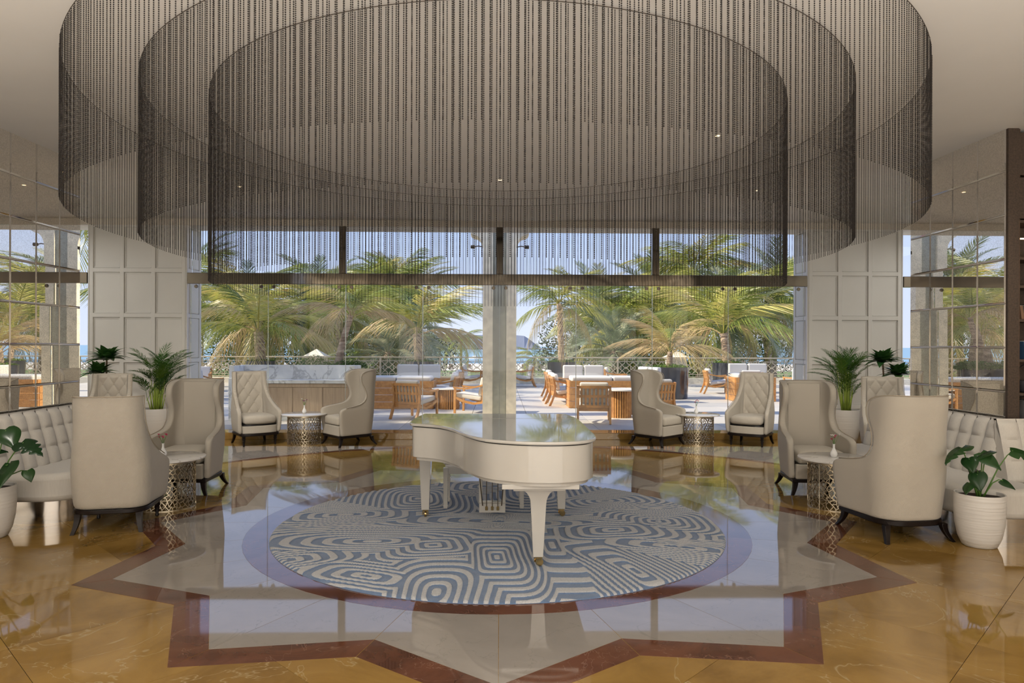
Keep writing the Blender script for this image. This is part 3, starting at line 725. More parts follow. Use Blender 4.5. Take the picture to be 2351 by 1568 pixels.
# ---- upholstered shells
def u_path(Wd, yB, yF, r, n, flare=0):
    """points from back-middle round one corner to the front, truncated at yF"""
    tot = (Wd - r) + PI / 2 * r + (yF - (yB + r)); out = []
    for i in range(n + 1):
        s = tot * i / n
        if s <= Wd - r: p = (s, yB); nn = (0, -1)
        elif s <= Wd - r + PI / 2 * r:
            a = (s - (Wd - r)) / r; p = (Wd - r + r * math.sin(a), yB + r - r * math.cos(a)); nn = (math.sin(a), -math.cos(a))
        else:
            q = s - (Wd - r) - PI / 2 * r; p = (Wd, yB + r + q); nn = (1, 0)
        f = max(0, (p[1] + .05)) * flare
        out.append((p[0] + f, p[1], nn[0], nn[1], s))
    return out
def shell(tab, zs, r, th, mat, parent, n=14, sub=1, flare=0):
    """tab rows: z, half width, yBack, yFront"""
    outer, inner, uvs = [], [], []
    for z in zs:
        Wd, yB, yF = lerp(tab, z); P = u_path(Wd, yB, yF, r, n, flare)
        row = [(-p[0], p[1], -p[2], p[3], -p[4]) for p in P[::-1]] + [(p[0], p[1], p[2], p[3], p[4]) for p in P[1:]]
        outer.append([(p[0], p[1], z) for p in row]); inner.append([(p[0] - p[2] * th, p[1] - p[3] * th, z) for p in row]); uvs.append([(p[4], z) for p in row])
    h, w = len(zs), len(outer[0]); vs = [p for r_ in outer for p in r_] + [p for r_ in inner for p in r_]; UV = [p for r_ in uvs for p in r_] * 2
    o = h * w; fs = []
    for i in range(h - 1):
        for j in range(w - 1):
            a = i * w + j; fs.append((a, a + 1, a + w + 1, a + w)); fs.append((o + a + 1, o + a, o + a + w, o + a + w + 1))
        a = i * w; fs.append((o + a, a, a + w, o + a + w)); a += w - 1; fs.append((a, o + a, o + a + w, a + w))
    for j in range(w - 1):
        a = (h - 1) * w + j; fs.append((a, a + 1, o + a + 1, o + a)); fs.append((j + 1, j, o + j, o + j + 1))
    me = bpy.data.meshes.new('backrest_shell'); me.from_pydata(vs, [], fs); me.materials.append(mat)
    ul = me.uv_layers.new(name='UVMap'); ul.data.foreach_set('uv', [c for lp in me.loops for c in UV[lp.vertex_index]])
    me.polygons.foreach_set('use_smooth', [True] * len(me.polygons)); me.update()
    ob = obj('backrest_shell', me, None, parent, sub=sub)
    # piping along the outer top edge
    pts = []
    for j in range(0, w): pass
    rim = [outer[i][0] for i in range(h)] + outer[-1] + [outer[i][-1] for i in range(h - 1, -1, -1)]
    lo = [p for p in rim if p[2] > .605]
    off = []
    for p in lo:
        l = math.hypot(p[0], p[1]) or 1; off.append((p[0] * (1 + .004 / l), p[1] * (1 + .004 / l), p[2] + .001))
    obj('piping', MB().tube(off, .0045, 5), M['piping'], ob, smooth=180)
    return ob
def plate_uv(me, s=1.0):
    ul = me.uv_layers.new(name='UVMap'); d = []
    for p in me.polygons:
        n = p.normal; ax = max(range(3), key=lambda i: abs(n[i]))
        for li in p.loop_indices:
            v = me.vertices[me.loops[li].vertex_index].co
            d += [v.y, v.z] if ax == 0 else ([v.x, v.z] if ax == 1 else [v.x, v.y])
    ul.data.foreach_set('uv', d)
def soft_box(name, c, d, mat, parent, crown=.02, bev=.03, front_round=0):
    """cushion: gridded rounded box with crowned top"""
    b = MB(); nx, ny = 10, 10; x0, y0 = c[0] - d[0] / 2, c[1] - d[1] / 2
    rows = []
    def P(u, v, top):
        x = x0 + d[0] * u; y = y0 + d[1] * v
        if front_round: y = y if v < .5 else y + front_round * (1 - (2 * u - 1) ** 2) * (v - .5) * 2
        h = crown * (1 - (2 * u - 1) ** 4) * (1 - (2 * v - 1) ** 4)
        return (x, y, c[2] + (d[2] / 2 + h if top else -d[2] / 2))
    vs = [P(i / nx, j / ny, 1) for j in range(ny + 1) for i in range(nx + 1)] + [P(i / nx, j / ny, 0) for j in range(ny + 1) for i in range(nx + 1)]
    w = nx + 1; o = w * (ny + 1); fs = []
    for j in range(ny):
        for i in range(nx): a = j * w + i; fs += [(a, a + 1, a + w + 1, a + w), (o + a + 1, o + a, o + a + w, o + a + w + 1)]
    for i in range(nx): fs += [(i + 1, i, o + i, o + i + 1), (ny * w + i, ny * w + i + 1, o + ny * w + i + 1, o + ny * w + i)]
    for j in range(ny): a = j * w; fs += [(a, a + w, o + a + w, o + a), (a + nx + w, a + nx, o + a + nx, o + a + nx + w)]
    b.add(vs, fs); me = b.mesh(name, mat, 180); plate_uv(me)
    return obj(name, me, None, parent, bevel=bev, seg=3)
def sabre_leg(x, y, ox, oy, h, w=.046):
    pts = []; rad = []
    for i in range(6):
        t = i / 5; pts.append((x + ox * t * t, y + oy * t * t, h * (1 - t))); rad.append(w / 2 * (1.15 - .45 * t))
    b = MB(); vs = []
    for p, r in zip(pts, rad): vs += [(p[0] - r, p[1] - r, p[2]), (p[0] + r, p[1] - r, p[2]), (p[0] + r, p[1] + r, p[2]), (p[0] - r, p[1] + r, p[2])]
    b.add(vs, [(i * 4 + j, (i + 1) * 4 + j, (i + 1) * 4 + (j + 1) % 4, i * 4 + (j + 1) % 4) for i in range(5) for j in range(4)] + [(0, 1, 2, 3), (23, 22, 21, 20)])
    return b
ZW = [.175, .20, .28, .36, .44, .52, .56, .585, .605, .62, .632, .645, .66, .68, .71, .75, .80, .86, .92, .98, 1.04, 1.10, 1.15, 1.18, 1.20, 1.213, 1.22]
TABW = [(.17, .305, -.31, .32), (.30, .315, -.325, .34), (.50, .33, -.34, .36), (.56, .33, -.345, .36), (.585, .33, -.347, .345), (.605, .328, -.35, .31), (.62, .326, -.351, .25), (.632, .325, -.352, .16), (.645, .324, -.353, .07), (.66, .323, -.354, .0), (.68, .32, -.355, -.05), (.71, .318, -.357, -.09), (.75, .315, -.36, -.12), (.80, .31, -.365, -.135),
        (.86, .305, -.37, -.13), (.92, .30, -.378, -.105), (.98, .299, -.384, -.07), (1.04, .298, -.39, -.045), (1.10, .296, -.40, -.04), (1.15, .295, -.405, -.055), (1.18, .294, -.407, -.10), (1.20, .293, -.409, -.16), (1.213, .29, -.41, -.23), (1.22, .285, -.41, -.30)]
def base_frame(outl, z0, z1, parent, mat, name='base_rail'):
    obj(name, MB().prism(outl, z0, z1), mat, parent, smooth=40, bevel=.006, seg=2)
def outline(Wd, yB, yF, r, n=10, inset=0, bow=0):
    P = u_path(Wd - inset, yB + inset, yF, r, n); L = [(-p[0], p[1]) for p in P[::-1]] + [(p[0], p[1]) for p in P[1:]]
    if bow:
        L += [(Wd * math.cos(PI * i / 8) * 1.0, yF + bow * math.sin(PI * i / 8)) for i in range(1, 8)]
    return L
def wing_chair(x, y, d, label, group='smooth high-back wing chairs'):
    t = thing('wing_chair', (x, y, 0), face(*d), label, 'armchair', group)
    shell(TABW, ZW, .21, .07, M['cream_plain'], t, n=16, flare=.10)
    soft_box('seat_cushion', (0, .085, .405), (.50, .52, .13), M['seat_cream'], t, .025, .035)
    soft_box('inner_back', (0, -.285, .82), (.36, .05, .74), M['cream_plain'], t, 0, .02)
    me = MB().box((0, .315, .255), (.55, .06, .16)).mesh('front_rail', M['cream_plain']); plate_uv(me); obj('front_rail', me, None, t, bevel=.012)
    base_frame(outline(.308, -.315, .335, .21), .135, .178, t, M['dark_wood'])
    for (a, b_, ox, oy) in ((-.27, .295, -.045, .05), (.27, .295, .045, .05), (-.26, -.25, -.04, -.07), (.26, -.25, .04, -.07)): obj('leg', sabre_leg(a, b_, ox, oy, .14), M['dark_wood'], t, smooth=40, bevel=.003, seg=1)
    return t
ZT = [.20, .26, .34, .42, .49, .53, .56, .585, .61, .64, .68, .73, .79, .86, .94, 1.02, 1.09, 1.14, 1.165, 1.175]
TABT = [(.19, .30, -.30, .29), (.34, .315, -.32, .31), (.50, .32, -.335, .32), (.54, .32, -.338, .31), (.565, .318, -.34, .27), (.59, .316, -.342, .21), (.62, .314, -.345, .13), (.68, .308, -.35, .02), (.75, .30, -.358, -.09), (.83, .292, -.366, -.17), (.92, .285, -.375, -.225), (1.04, .28, -.386, -.25), (1.175, .278, -.40, -.262)]
def turned_leg(x, y, h):
    return MB().lathe([(.010, 0), (.016, .006), (.017, .02), (.014, .03), (.024, .09), (.019, .096), (.028, .108), (.028, .122), (.020, .128), (.027, .14), (.027, h)], 12, (x, y, 0))
def tufted_back(parent):
    # diamond tufting on the inner back
    nx, nz = 48, 90; w, z0, z1 = .20, .44, 1.155; rows = []; sx, sz = .0775, .12
    def H(x, z):
        u = x / sx; v = (z - .66) / sz
        k = abs(math.cos(PI * (u + v) / 1.0 * .5 * 1.0)) ; l = abs(math.cos(PI * (u - v) * .5))
        m = min(1, k * 1.8) * .5 + .5 * min(1, l * 1.8)
        return .026 * (math.sqrt(max(0, k * l)) * .6 + .4 * m)
    for i in range(nz + 1):
        z = z0 + (z1 - z0) * i / nz; yb = lerp(TABT, z)[1] + .066
        rows.append([((2 * j / nx - 1) * w * (1 + .10 * (1.15 - z)), yb + (.088 - math.sqrt(max(0, .088 ** 2 - max(0, abs(2 * j / nx - 1) * w - .125) ** 2))) + H((2 * j / nx - 1) * w, z) * min(1, (1 - abs(2 * j / nx - 1)) * 6 + .1) * min(1, (z1 - z) * 25 + .1), z) for j in range(nx, -1, -1)])
    b = MB().grid(rows); me = b.mesh('tufted_panel', M['cream_weave'], 180); plate_uv(me)
    p = obj('tufted_panel', me, None, parent)
    bt = MB()
    for a in range(-7, 8):
        for c in range(-7, 8):
            # creases cross where both cosines vanish
            u = (a + c + 1.0) ; v = (a - c)
            x, z = u * sx, .66 + v * sz
            if abs(x) < .17 and .60 < z < 1.12: bt.sphere((x, lerp(TABT, z)[1] + .074, z), .011, 8, 5, (1, .6, 1))
    obj('button', bt, M['cream_weave'], p, smooth=180, kind='stuff')
def tufted_chair(x, y, d, label, group='buttoned high-back armchairs'):
    t = thing('tufted_armchair', (x, y, 0), face(*d), label, 'armchair', group)
    shell(TABT, ZT, .15, .062, M['cream_weave'], t, n=16, flare=.10)
    tufted_back(t)
    soft_box('seat_cushion', (0, .02, .415), (.525, .58, .12), M['cream_weave'], t, .03, .045, front_round=.07)
    me = MB().prism([(-.275, .18), (.275, .18)] + [(.275 * math.cos(PI * i / 10), .27 + .075 * math.sin(PI * i / 10)) for i in range(11)], .205, .325).mesh('front_skirt', M['cream_weave'], 50); plate_uv(me)
    obj('front_skirt', me, None, t, bevel=.008)
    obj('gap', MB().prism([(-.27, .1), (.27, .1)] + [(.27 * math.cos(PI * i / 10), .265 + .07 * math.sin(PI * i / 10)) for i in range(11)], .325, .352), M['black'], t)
    base_frame(outline(.305, -.305, .285, .15, bow=.075), .165, .203, t, M['dark_wood'])
    for (a, b_) in ((-.25, .27), (.25, .27)): obj('leg', turned_leg(a, b_, .168), M['dark_wood'], t, smooth=40)
    for (a, b_) in ((-.24, -.25), (.24, -.25)): obj('leg', sabre_leg(a, b_, a * .12, -.05, .168, .042), M['dark_wood'], t, smooth=40)
    return t
T1 = tufted_chair(-3.42, 6.33, (-.2, .98), 'cream woven high-back armchair seen from behind at the front left')
copy_tree(T1, (-4.02, 11.52, 0), face(.6, -.8), 'cream buttoned armchair left of the far left drum table')
copy_tree(T1, (4.19, 11.50, 0), face(-.6, -.8), 'cream buttoned armchair right of the far right drum table')
copy_tree(T1, (-5.8, 10.35, 0), face(.12, -.99), 'cream buttoned armchair against the left panelled wall beneath the broad-leaved plant')
copy_tree(T1, (5.58, 9.95, 0), face(-.3, -.95), 'cream buttoned armchair in front of the right panelled wall beside the mirror tiles')
W1 = wing_chair(3.45, 6.02, (-.12, 1), 'cream wing chair seen from behind at the front right')
copy_tree(W1, (-3.47, 7.88, 0), face(.02, -1), 'cream wing chair facing the viewer behind the front left drum table')
copy_tree(W1, (3.55, 7.86, 0), face(-.10, -1), 'cream wing chair facing the viewer behind the front right drum table')
copy_tree(W1, (-2.45, 11.5, 0), face(-.77, -.63), 'cream wing chair turned left beside the far left drum table')
copy_tree(W1, (2.59, 11.5, 0), face(.68, -.73), 'cream wing chair turned right beside the far right drum table')

# ---- drum tables with pierced metal bases
def drum_lattice():
    r = .262; n, m = 34, 11; hz = .455 / m; b = MB(); rnd = random.Random(5); V = {}
    def vert(i, j, k):
        key = (i % n, j, k)
        if key not in V:
            a = 2 * PI * (i + (.5 if j % 2 else 0) + (0 if k else 0)) / n
            z = j * hz + (hz * .33 if k else 0)
            jt = 0 if (j == 0 and not k) or (j == m) else 1
            V[key] = (a + jt * rnd.uniform(-.055, .055), max(.004, min(.455, z + jt * rnd.uniform(-.3, .3) * hz)))
        return V[key]
    def bar(p, q, w=.0065):
        a, z1 = p; c, z2 = q
        if abs(a - c) > PI: c += 2 * PI * (1 if a > c else -1)
        w *= rnd.uniform(.7, 1.5)
        b.beam((r * math.cos(a), r * math.sin(a), z1), (r * math.cos(c), r * math.sin(c), z2), .006, w, (math.cos(a), math.sin(a), 0))
    for j in range(m):
        for i in range(n):
            bar(vert(i, j, 0), vert(i, j, 1))
            if j + 1 <= m:
                o = 1 if j % 2 else 0
                bar(vert(i, j, 1), vert(i + o, j + 1, 0)); bar(vert(i, j, 1), vert(i + o - 1, j + 1, 0))
    for z in (.004, .452):
        for i in range(n): a, c = 2 * PI * i / n, 2 * PI * (i + 1) / n; b.beam((r * math.cos(a), r * math.sin(a), z), (r * math.cos(c), r * math.sin(c), z), .008, .008)
    for i in range(4): a = PI / 4 + PI / 2 * i; b.beam((r * math.cos(a), r * math.sin(a), 0), (r * math.cos(a), r * math.sin(a), .455), .01, .006)
    return b
tb = None
def flower_vase(loc, cols, label, seed):
    rnd = random.Random(seed); v = thing('bud_vase', loc, rnd.uniform(0, 6), label, 'vase', 'white bud vases with small flowers on the drum tables')
    obj('vase', MB().lathe([(.02, 0), (.028, .006), (.036, .03), (.033, .05), (.018, .075), (.011, .095), (.0105, .125), (.014, .135), (.009, .134)], 20), M['porcelain'], v, smooth=60)
    for i in range(6):
        a = 2 * PI * i / 6 + rnd.uniform(-.3, .3); k = rnd.uniform(.018, .05); h = rnd.uniform(.18, .235); e_ = (k * math.cos(a), k * math.sin(a), h)
        s_ = obj('stem', MB().tube([(0, 0, .11), (e_[0] * .4, e_[1] * .4, .16), e_], .0018, 5), M['stem'], v, smooth=180)
        b = MB()
        for q in range(6):
            c = 2 * PI * q / 6; d = Vector((math.cos(c), math.sin(c), .5)).normalized() * .014; u = Vector((-math.sin(c), math.cos(c), 0)) * .007; o = Vector(e_)
            b.add([o, o + d * .7 + u, o + d * 1.3 + Vector((0, 0, .004)), o + d * .7 - u], [(0, 1, 2, 3)])
        b.sphere(e_, .005, 6, 4); obj('flower', b, M[cols[i % len(cols)]], s_, smooth=180)
for i, (x, y, lab, cols, fl, vo) in enumerate([(-3.33, 7.05, 'round white marble table on a pierced metal drum at the front left', ['petal_pink'], 'small white vase of pink flowers on the front left drum table', (-.03, -.02)),
        (3.42, 7.02, 'round white marble table on a pierced metal drum at the front right', ['petal_pink', 'petal_white'], 'small white vase of red and white flowers on the front right drum table', (-.02, 0)),
        (-3.20, 11.50, 'round white marble table on a pierced metal drum at the far left', ['petal_white', 'petal_purple'], 'small white vase of white and purple flowers on the far left drum table', (.0, 0)),
        (3.30, 11.55, 'round white marble table on a pierced metal drum at the far right', ['petal_pink', 'petal_white', 'petal_pink'], 'small white vase of pink flowers on the far right drum table', (-.02, 0))]):
    if tb is None:
        tb = thing('drum_table', (x, y, 0), 0, lab, 'table', 'drum side tables')
        obj('top', MB().lathe([(.355, .478), (.362, .482), (.362, .496), (.355, .50)], 56), M['table_marble'], tb, smooth=30)
        obj('top_plate', MB().lathe([(.275, .455), (.275, .478)], 40), M['lattice_metal'], tb, smooth=30)
        obj('drum_base', drum_lattice(), M['lattice_metal'], tb, kind='stuff', label='pierced web-like metal drum')
    else: copy_tree(tb, (x, y, 0), i * 1.3, lab)
    flower_vase((x + vo[0], y + vo[1], .50), cols, fl, i)

# ---- banquettes
def channel_mesh(w, H=.545, lean=.14, th=.15):
    """one padded channel of the back: local x along the sofa, front faces +y"""
    nx, nz = 10, 30; rows = []
    for j in range(nz + 1):
        t = j / nz; z = t * H; r_ = []
        for i in range(nx + 1):
            u = 2 * i / nx - 1
            puff = (1 - abs(u) ** 2.6) * .036
            q = (t * 3) % 1 if j < nz else 1; seam = 1 - abs(2 * q - 1) ** 5 * .55
            y = th - lean * t ** 1.1 + puff * seam - (max(0, t - .9) * 10) ** 2 * .05
            r_.append((u * w / 2, y, z - (max(0, t - .93) / .07) ** 2 * .004))
        rows.append(r_)
    rows.append([(p[0], -.0, p[2] + .004) for p in rows[-1]])
    rows.append([(p[0], -.0, 0) for p in rows[-1]])
    b = MB().grid([r_[::-1] for r_ in rows]); h = len(rows); w_ = nx + 1
    b.add([rows[i][0] for i in range(h)], [tuple(range(h))[::-1]]); b.add([rows[i][-1] for i in range(h)], [tuple(range(h))]); return b
chm = channel_mesh(.178).mesh('back_channel', M['sofa_linen'], 50)
def banquette(loc, rz, label, back0, back1, seat, plinth, group='cream channel-back banquettes'):
    """local: x along, y towards the room; back runs x=back0..back1 at y 0; seat / plinth are polygons"""
    t = thing('banquette', loc, rz, label, 'sofa', group)
    n = int(round((back1 - back0) / .18)); 
    for i in range(n): obj('back_channel', chm, None, t, loc=(back0 + .18 * (i + .5), .03, .435))
    obj('back_board', MB().box(((back0 + back1) / 2, .016, .70), (back1 - back0, .03, .54)), M['sofa_linen'], t, bevel=.008)
    obj('seat', MB().prism(seat, .20, .455), M['sofa_linen'], t, smooth=50, bevel=.055, seg=4)
    obj('plinth', MB().prism(plinth, 0, .20), M['plinth_steel'], t, smooth=50)
    return t
def rounded(x0, x1, y0, y1, ra, rb, n=8):
    L = [(x0, y0)]
    L += [(x0 + ra - ra * math.cos(R(90 * i / n)), y1 - ra + ra * math.sin(R(90 * i / n))) for i in range(n + 1)]
    L += [(x1 - rb + rb * math.sin(R(90 * i / n)), y1 - rb + rb * math.cos(R(90 * i / n))) for i in range(n + 1)]
    return L + [(x1, y0)]
# left: local x -> world -y ; y -> world +x
banquette((-4.58, 8.35, 0), R(-90), 'cream channel-back banquette along the mirror tiles on the left', .0, 2.88, rounded(0, 2.06, 0.03, .78, .3, .34), rounded(.05, 2.0, .05, .70, .25, .30))
banquette((4.58, 5.75, 0), R(90), 'cream channel-back banquette along the mirror tiles on the right', .44, 2.60, rounded(-.12, 2.65, .03, .74, .42, .3), rounded(-.05, 2.6, .05, .64, .36, .25))
banquette((6.45, 6.22, 0), R(180), 'cream banquette below the bookcase at the right edge', .0, 1.98, rounded(0, 1.80, .03, .72, .2, .12), rounded(.05, 1.75, .05, .62, .15, .1))

# ---- bookcase modelled in place of a mirror reflection, right corner
bc = thing('bookcase', (5.53, 6.33, 0), 0, 'dark walnut bookcase with books and a round basket, standing in for a mirror reflection at the right edge', 'bookcase')
obj('back_panel', MB().box((0, .30, 1.82), (1.56, .03, 3.62)), M['niche'], bc)
for x in (-.765, .765): obj('side_panel', MB().box((x, .15, 1.82), (.03, .32, 3.62)), M['walnut'], bc)
for z in (1.19, 1.50, 1.87, 2.18, 2.44, 2.78): obj('shelf', MB().box((0, .15, z), (1.50, .32, .024)), M['niche'], bc)
for z0, z1 in ((2.80, 3.19), (3.20, 3.60)): obj('top_panel', MB().box((0, .0, (z0 + z1) / 2), (1.55, .03, z1 - z0 - .01)), M['niche'], bc, bevel=.004)
obj('strip_light', MB().box((0, .02, 2.625), (1.46, .012, .012)), M['lamp_glow'], bc)
struct('wall_right_niche', MB().box((5.90, 6.80, 1.92), (2.3, .2, 3.84)), M['wall_beige'])
bkl = {}
def books(z, x0, xs, H, mats, shelf, seed):
    rnd = random.Random(seed); x = x0; i = 0
    names = {'book_dark': 'black', 'book_grey': 'grey', 'book_cream': 'cream', 'book_blue': 'dark blue', 'book_brown': 'brown'}
    while x < x0 + xs:
        w = rnd.uniform(.022, .042); h = H * rnd.uniform(.82, 1.0); mn = mats[i % len(mats)]; d = .19
        key = (shelf, names[mn]); lean = (-.18 if i == 0 else 0)
        t = thing('book', (5.53 + x + w / 2, 6.42, z), 0, '', 'book', 'books on the %s shelf of the bookcase' % shelf)
        if lean: t.rotation_euler = (0, R(-8), 0); t.location.x -= .025
        obj('cover', MB().box((0, .0, h / 2), (w, d, h)), M[mn], t, bevel=.003, seg=1)
        obj('pages', MB().box((0, .006, h / 2 + .001), (w * .7, d - .01, h + .0)), M['ivory'], t)
        t['label'] = 'upright %s book on the %s shelf of the dark bookcase' % (names[mn], shelf); bkl.setdefault(t['label'], []).append(t)
        x += w + .003; i += 1
books(1.202, -.74, .34, .26, ['book_dark', 'book_grey', 'book_dark'], 'shelf with the basket', 3) if False else None
books(.905, -.73, .5, .26, ['book_dark', 'book_grey', 'book_dark', 'book_brown'], 'lowest open', 1)
books(1.512, -.66, .22, .17, ['book_blue', 'book_dark', 'book_cream'], 'third', 2)
books(1.882, -.70, .25, .15, ['book_brown', 'book_grey', 'book_cream', 'book_dark'], 'second', 4)
obj('shelf', MB().box((0, .15, .893), (1.50, .32, .024)), M['niche'], bc)
ORD = ['leftmost', 'second', 'third', 'fourth', 'fifth', 'sixth', 'seventh', 'eighth', 'ninth', 'tenth']
for k, L in bkl.items():
    if len(L) > 1:
        for i, o in enumerate(L): o['label'] = k.replace('upright', ORD[min(i, 9)] + ' upright')
bk = thing('basket', (4.93, 6.41, 1.202), 0, 'dark lettered basket with a tall round hoop handle on the bookcase shelf', 'basket')
obj('body', MB().lathe([(.075, 0), (.095, .02), (.10, .10), (.095, .11)], 20), M['book_dark'], bk, smooth=50)
obj('handle', MB().tube([(.115 * math.cos(R(a)), 0, .14 + .125 * math.sin(R(a))) for a in range(0, 361, 15)], .006, 6), M['black'], bk, smooth=180)
tx = bpy.data.curves.new('lettering', 'FONT'); tx.body = 'GOO'; tx.size = .06; tx.extrude = .001
to = bpy.data.objects.new('tmp', tx); COL.objects.link(to); dg = bpy.context.evaluated_depsgraph_get(); tm_ = bpy.data.meshes.new_from_object(to.evaluated_get(dg)); bpy.data.objects.remove(to)
tm_.materials.clear(); tm_.materials.append(M['book_cream']); lt = obj('lettering', tm_, None, bk, loc=(-.075, -.104, .035), rot=(R(90), 0, 0), label='pale capital letters')
# ================================================================== PLANTS INDOORS
def tall_pot(parent, r, h):
    k = r / .19
    obj('pot', MB().lathe([(r * .60, 0), (r * .68, h * .02), (r * .84, h * .18), (r * .95, h * .42), (r, h * .70), (r * .99, h * .97), (r * .975, h), (r * .92, h * .995), (r * .91, h * .93), (r * .91, h * .9)], 44), M['pot'], parent, smooth=60)
    obj('soil', MB().lathe([(.001, h * .935), (r * .5, h * .945), (r * .92, h * .93)], 24, cap=False), M['soil'], parent, smooth=180)
def leaf_blade(L, w, n=6, droop=.3, fold=.15, tip=1.6):
    """blade in local x-forward, with droop"""
    vs = []; 
    for i in range(n + 1):
        t = i / n; x = L * t * (1 - droop * t * .3); z = -droop * L * t * t; ww = w * math.sin(PI * min(1, (t * .94 + .06)) ** (1 / tip)) ** 1 if t < 1 else 0
        ww = w * (math.sin(PI * (t ** .75))) if 0 < t < 1 else (.12 * w if t == 0 else 0)
        vs += [(x, ww, z + ww * fold), (x, 0, z), (x, -ww, z + ww * fold)]
    fs = []
    for i in range(n): a = i * 3; fs += [(a, a + 1, a + 4, a + 3), (a + 1, a + 2, a + 5, a + 4)]
    return vs, fs
def frond_mesh(name, mat, L=1.0, n=22, leaf=.28, lw=.011, arch=.55, droop=.4, vee=.35, rach=.006, seed=0, ang0=62, ang1=20, start=.22):
    rnd = random.Random(seed); b = MB(); pts = []
    for i in range(13): t = i / 12; pts.append(Vector((L * (t - arch * .22 * t * t), 0, -arch * L * t * t * .62)))
    b.tube(pts, [rach * (1 - .8 * i / 12) for i in range(13)], 4)
    for i in range(n):
        t = start + (1 - start) * (i + .5) / n; k = t * 12; a = int(min(11, k)); p = pts[a].lerp(pts[a + 1], k - a); d = (pts[a + 1] - pts[a]).normalized()
        ll = leaf * (math.sin(PI * (.12 + .80 * (t - start) / (1 - start))) ** .6)
        for s in (-1, 1):
            ang = R(ang0 + (ang1 - ang0) * t + rnd.uniform(-7, 7)); side = Vector((0, s, 0)); up = side.cross(d) * s
            up = Vector((0, 0, 1)) if up.z < 0 and False else up
            v = d * math.cos(ang) + side * math.sin(ang) + Vector((0, 0, 1)) * (vee - droop * rnd.uniform(.2, .7))
            v.normalize(); wv = d * lw * .5
            m_ = p + v * ll * .55; e_ = p + v * ll + Vector((0, 0, -droop * ll * rnd.uniform(.35, .75)))
            b.add([p - wv, p + wv, m_ + wv * 1.5, m_ - wv * 1.5, e_], [(0, 1, 2, 3), (3, 2, 4)])
    return b.mesh(name, mat)
def orient(az, el): return (0, -el, az)
# areca palms
af = [frond_mesh('frond', M['areca_leaf'], .62, 20, .21, .011, a_, .45, .4, .004, s_) for a_, s_ in ((.7, 1), (1.1, 2), (.45, 3))]
for f_ in af: f_.materials.append(M['stem'])
def areca(x, y, seed, label):
    rnd = random.Random(seed); t = thing('areca_palm', (x, y, 0), rnd.uniform(0, 6), label, 'plant', 'potted areca palms'); tall_pot(t, .222, .57)
    for i in range(30):
        a = rnd.uniform(0, 2 * PI); r0 = rnd.uniform(.02, .09); h = rnd.uniform(.30, .88); out = rnd.uniform(.02, .10)
        b0 = Vector((r0 * math.cos(a), r0 * math.sin(a), .50)); b1 = b0 + Vector((out * math.cos(a), out * math.sin(a), h * .85))
        c = obj('cane', MB().tube([b0, b0.lerp(b1, .5) + Vector((0, 0, .02)), b1], [.011, .008, .005], 6), M['cane'], t, smooth=180)
        for q in range(2 if i % 3 else 1):
            o = obj('frond', af[(i + q) % 3], None, c, loc=b1 + Vector((0, 0, -.05 * q)), rot=orient(a + rnd.uniform(-.7, .7) + q * 1.9, R(rnd.uniform(48, 88)))); s = rnd.uniform(.62, .92); o.scale = (s, s, s)
areca(-5.66, 11.60, 1, 'areca palm in a ribbed white pot before the left panelled wall')
areca(5.83, 11.62, 2, 'areca palm in a ribbed white pot before the right panelled wall')
# broad-leaved rosettes
def rosette(parent, c, n, L, seed):
    rnd = random.Random(seed)
    for k in range(3):
        vs, fs = leaf_blade(L * (.8 + .15 * k), L * .20, 6, .25 + .1 * k, .25); 
        me = MB().add(vs, fs).mesh('leaf', M['dark_leaf'], 180)
        for i in range(n // 3): obj('leaf', me, None, parent, loc=c, rot=orient(2.4 * (i * 3 + k) + rnd.uniform(-.2, .2), R(75 - 60 * (i * 3 + k) / n)))
def dracaena(x, y, heads, label, seed):
    t = thing('dracaena', (x, y, 0), 0, label, 'plant', 'potted broad-leaved plants'); tall_pot(t, .2, .45)
    for i, (hx, hy, hz, L) in enumerate(heads):
        s = obj('cane', MB().tube([(hx * .2, hy * .2, .40), (hx * .6, hy * .6, (hz + .4) * .5), (hx, hy, hz)], .014, 7), M['trunk'], t, smooth=180); rosette(s, (hx, hy, hz), 42, L, seed + i)
dracaena(-6.35, 11.35, [(0.02, 0, 1.36, .34), (-.08, -.05, 1.14, .30)], 'dark broad-leaved plant in a pot against the left panelled wall', 3)
dracaena(6.30, 11.2, [(-.08, 0, 1.36, .34), (.14, -.05, 1.15, .32)], 'dark broad-leaved plant in a pot against the right panelled wall', 5)
# monsteras
def monstera_leaf(L, holes=True):
    n = 14; vs = []; fs = []; 
    def wid(t): return .50 * L * math.sin(PI * (.10 + .90 * t) ** .62) * (1 - .12 * t)
    for i in range(n + 1):
        t = i / n; w = wid(t) if i < n else 0; cut = 1
        if holes and i in (5, 8, 11): cut = .55
        x = L * t - .10 * L * (1 - t) ** 3; z = -.25 * L * t * t
        vs += [(x - .10 * L * (1 - t), w * cut, z - abs(w * cut) * .22), (x, w * .45, z + .01), (x, 0, z - .008), (x, -w * .45, z + .01), (x - .10 * L * (1 - t), -w * cut, z - abs(w * cut) * .22)]
    for i in range(n): 
        for j in range(4): a = i * 5 + j; fs.append((a, a + 1, a + 6, a + 5))
    return MB().add(vs, fs)
ml = [monstera_leaf(.20, False).mesh('leaf', M['monstera_leaf'], 180), monstera_leaf(.20, True).mesh('leaf', M['monstera_leaf'], 180)]
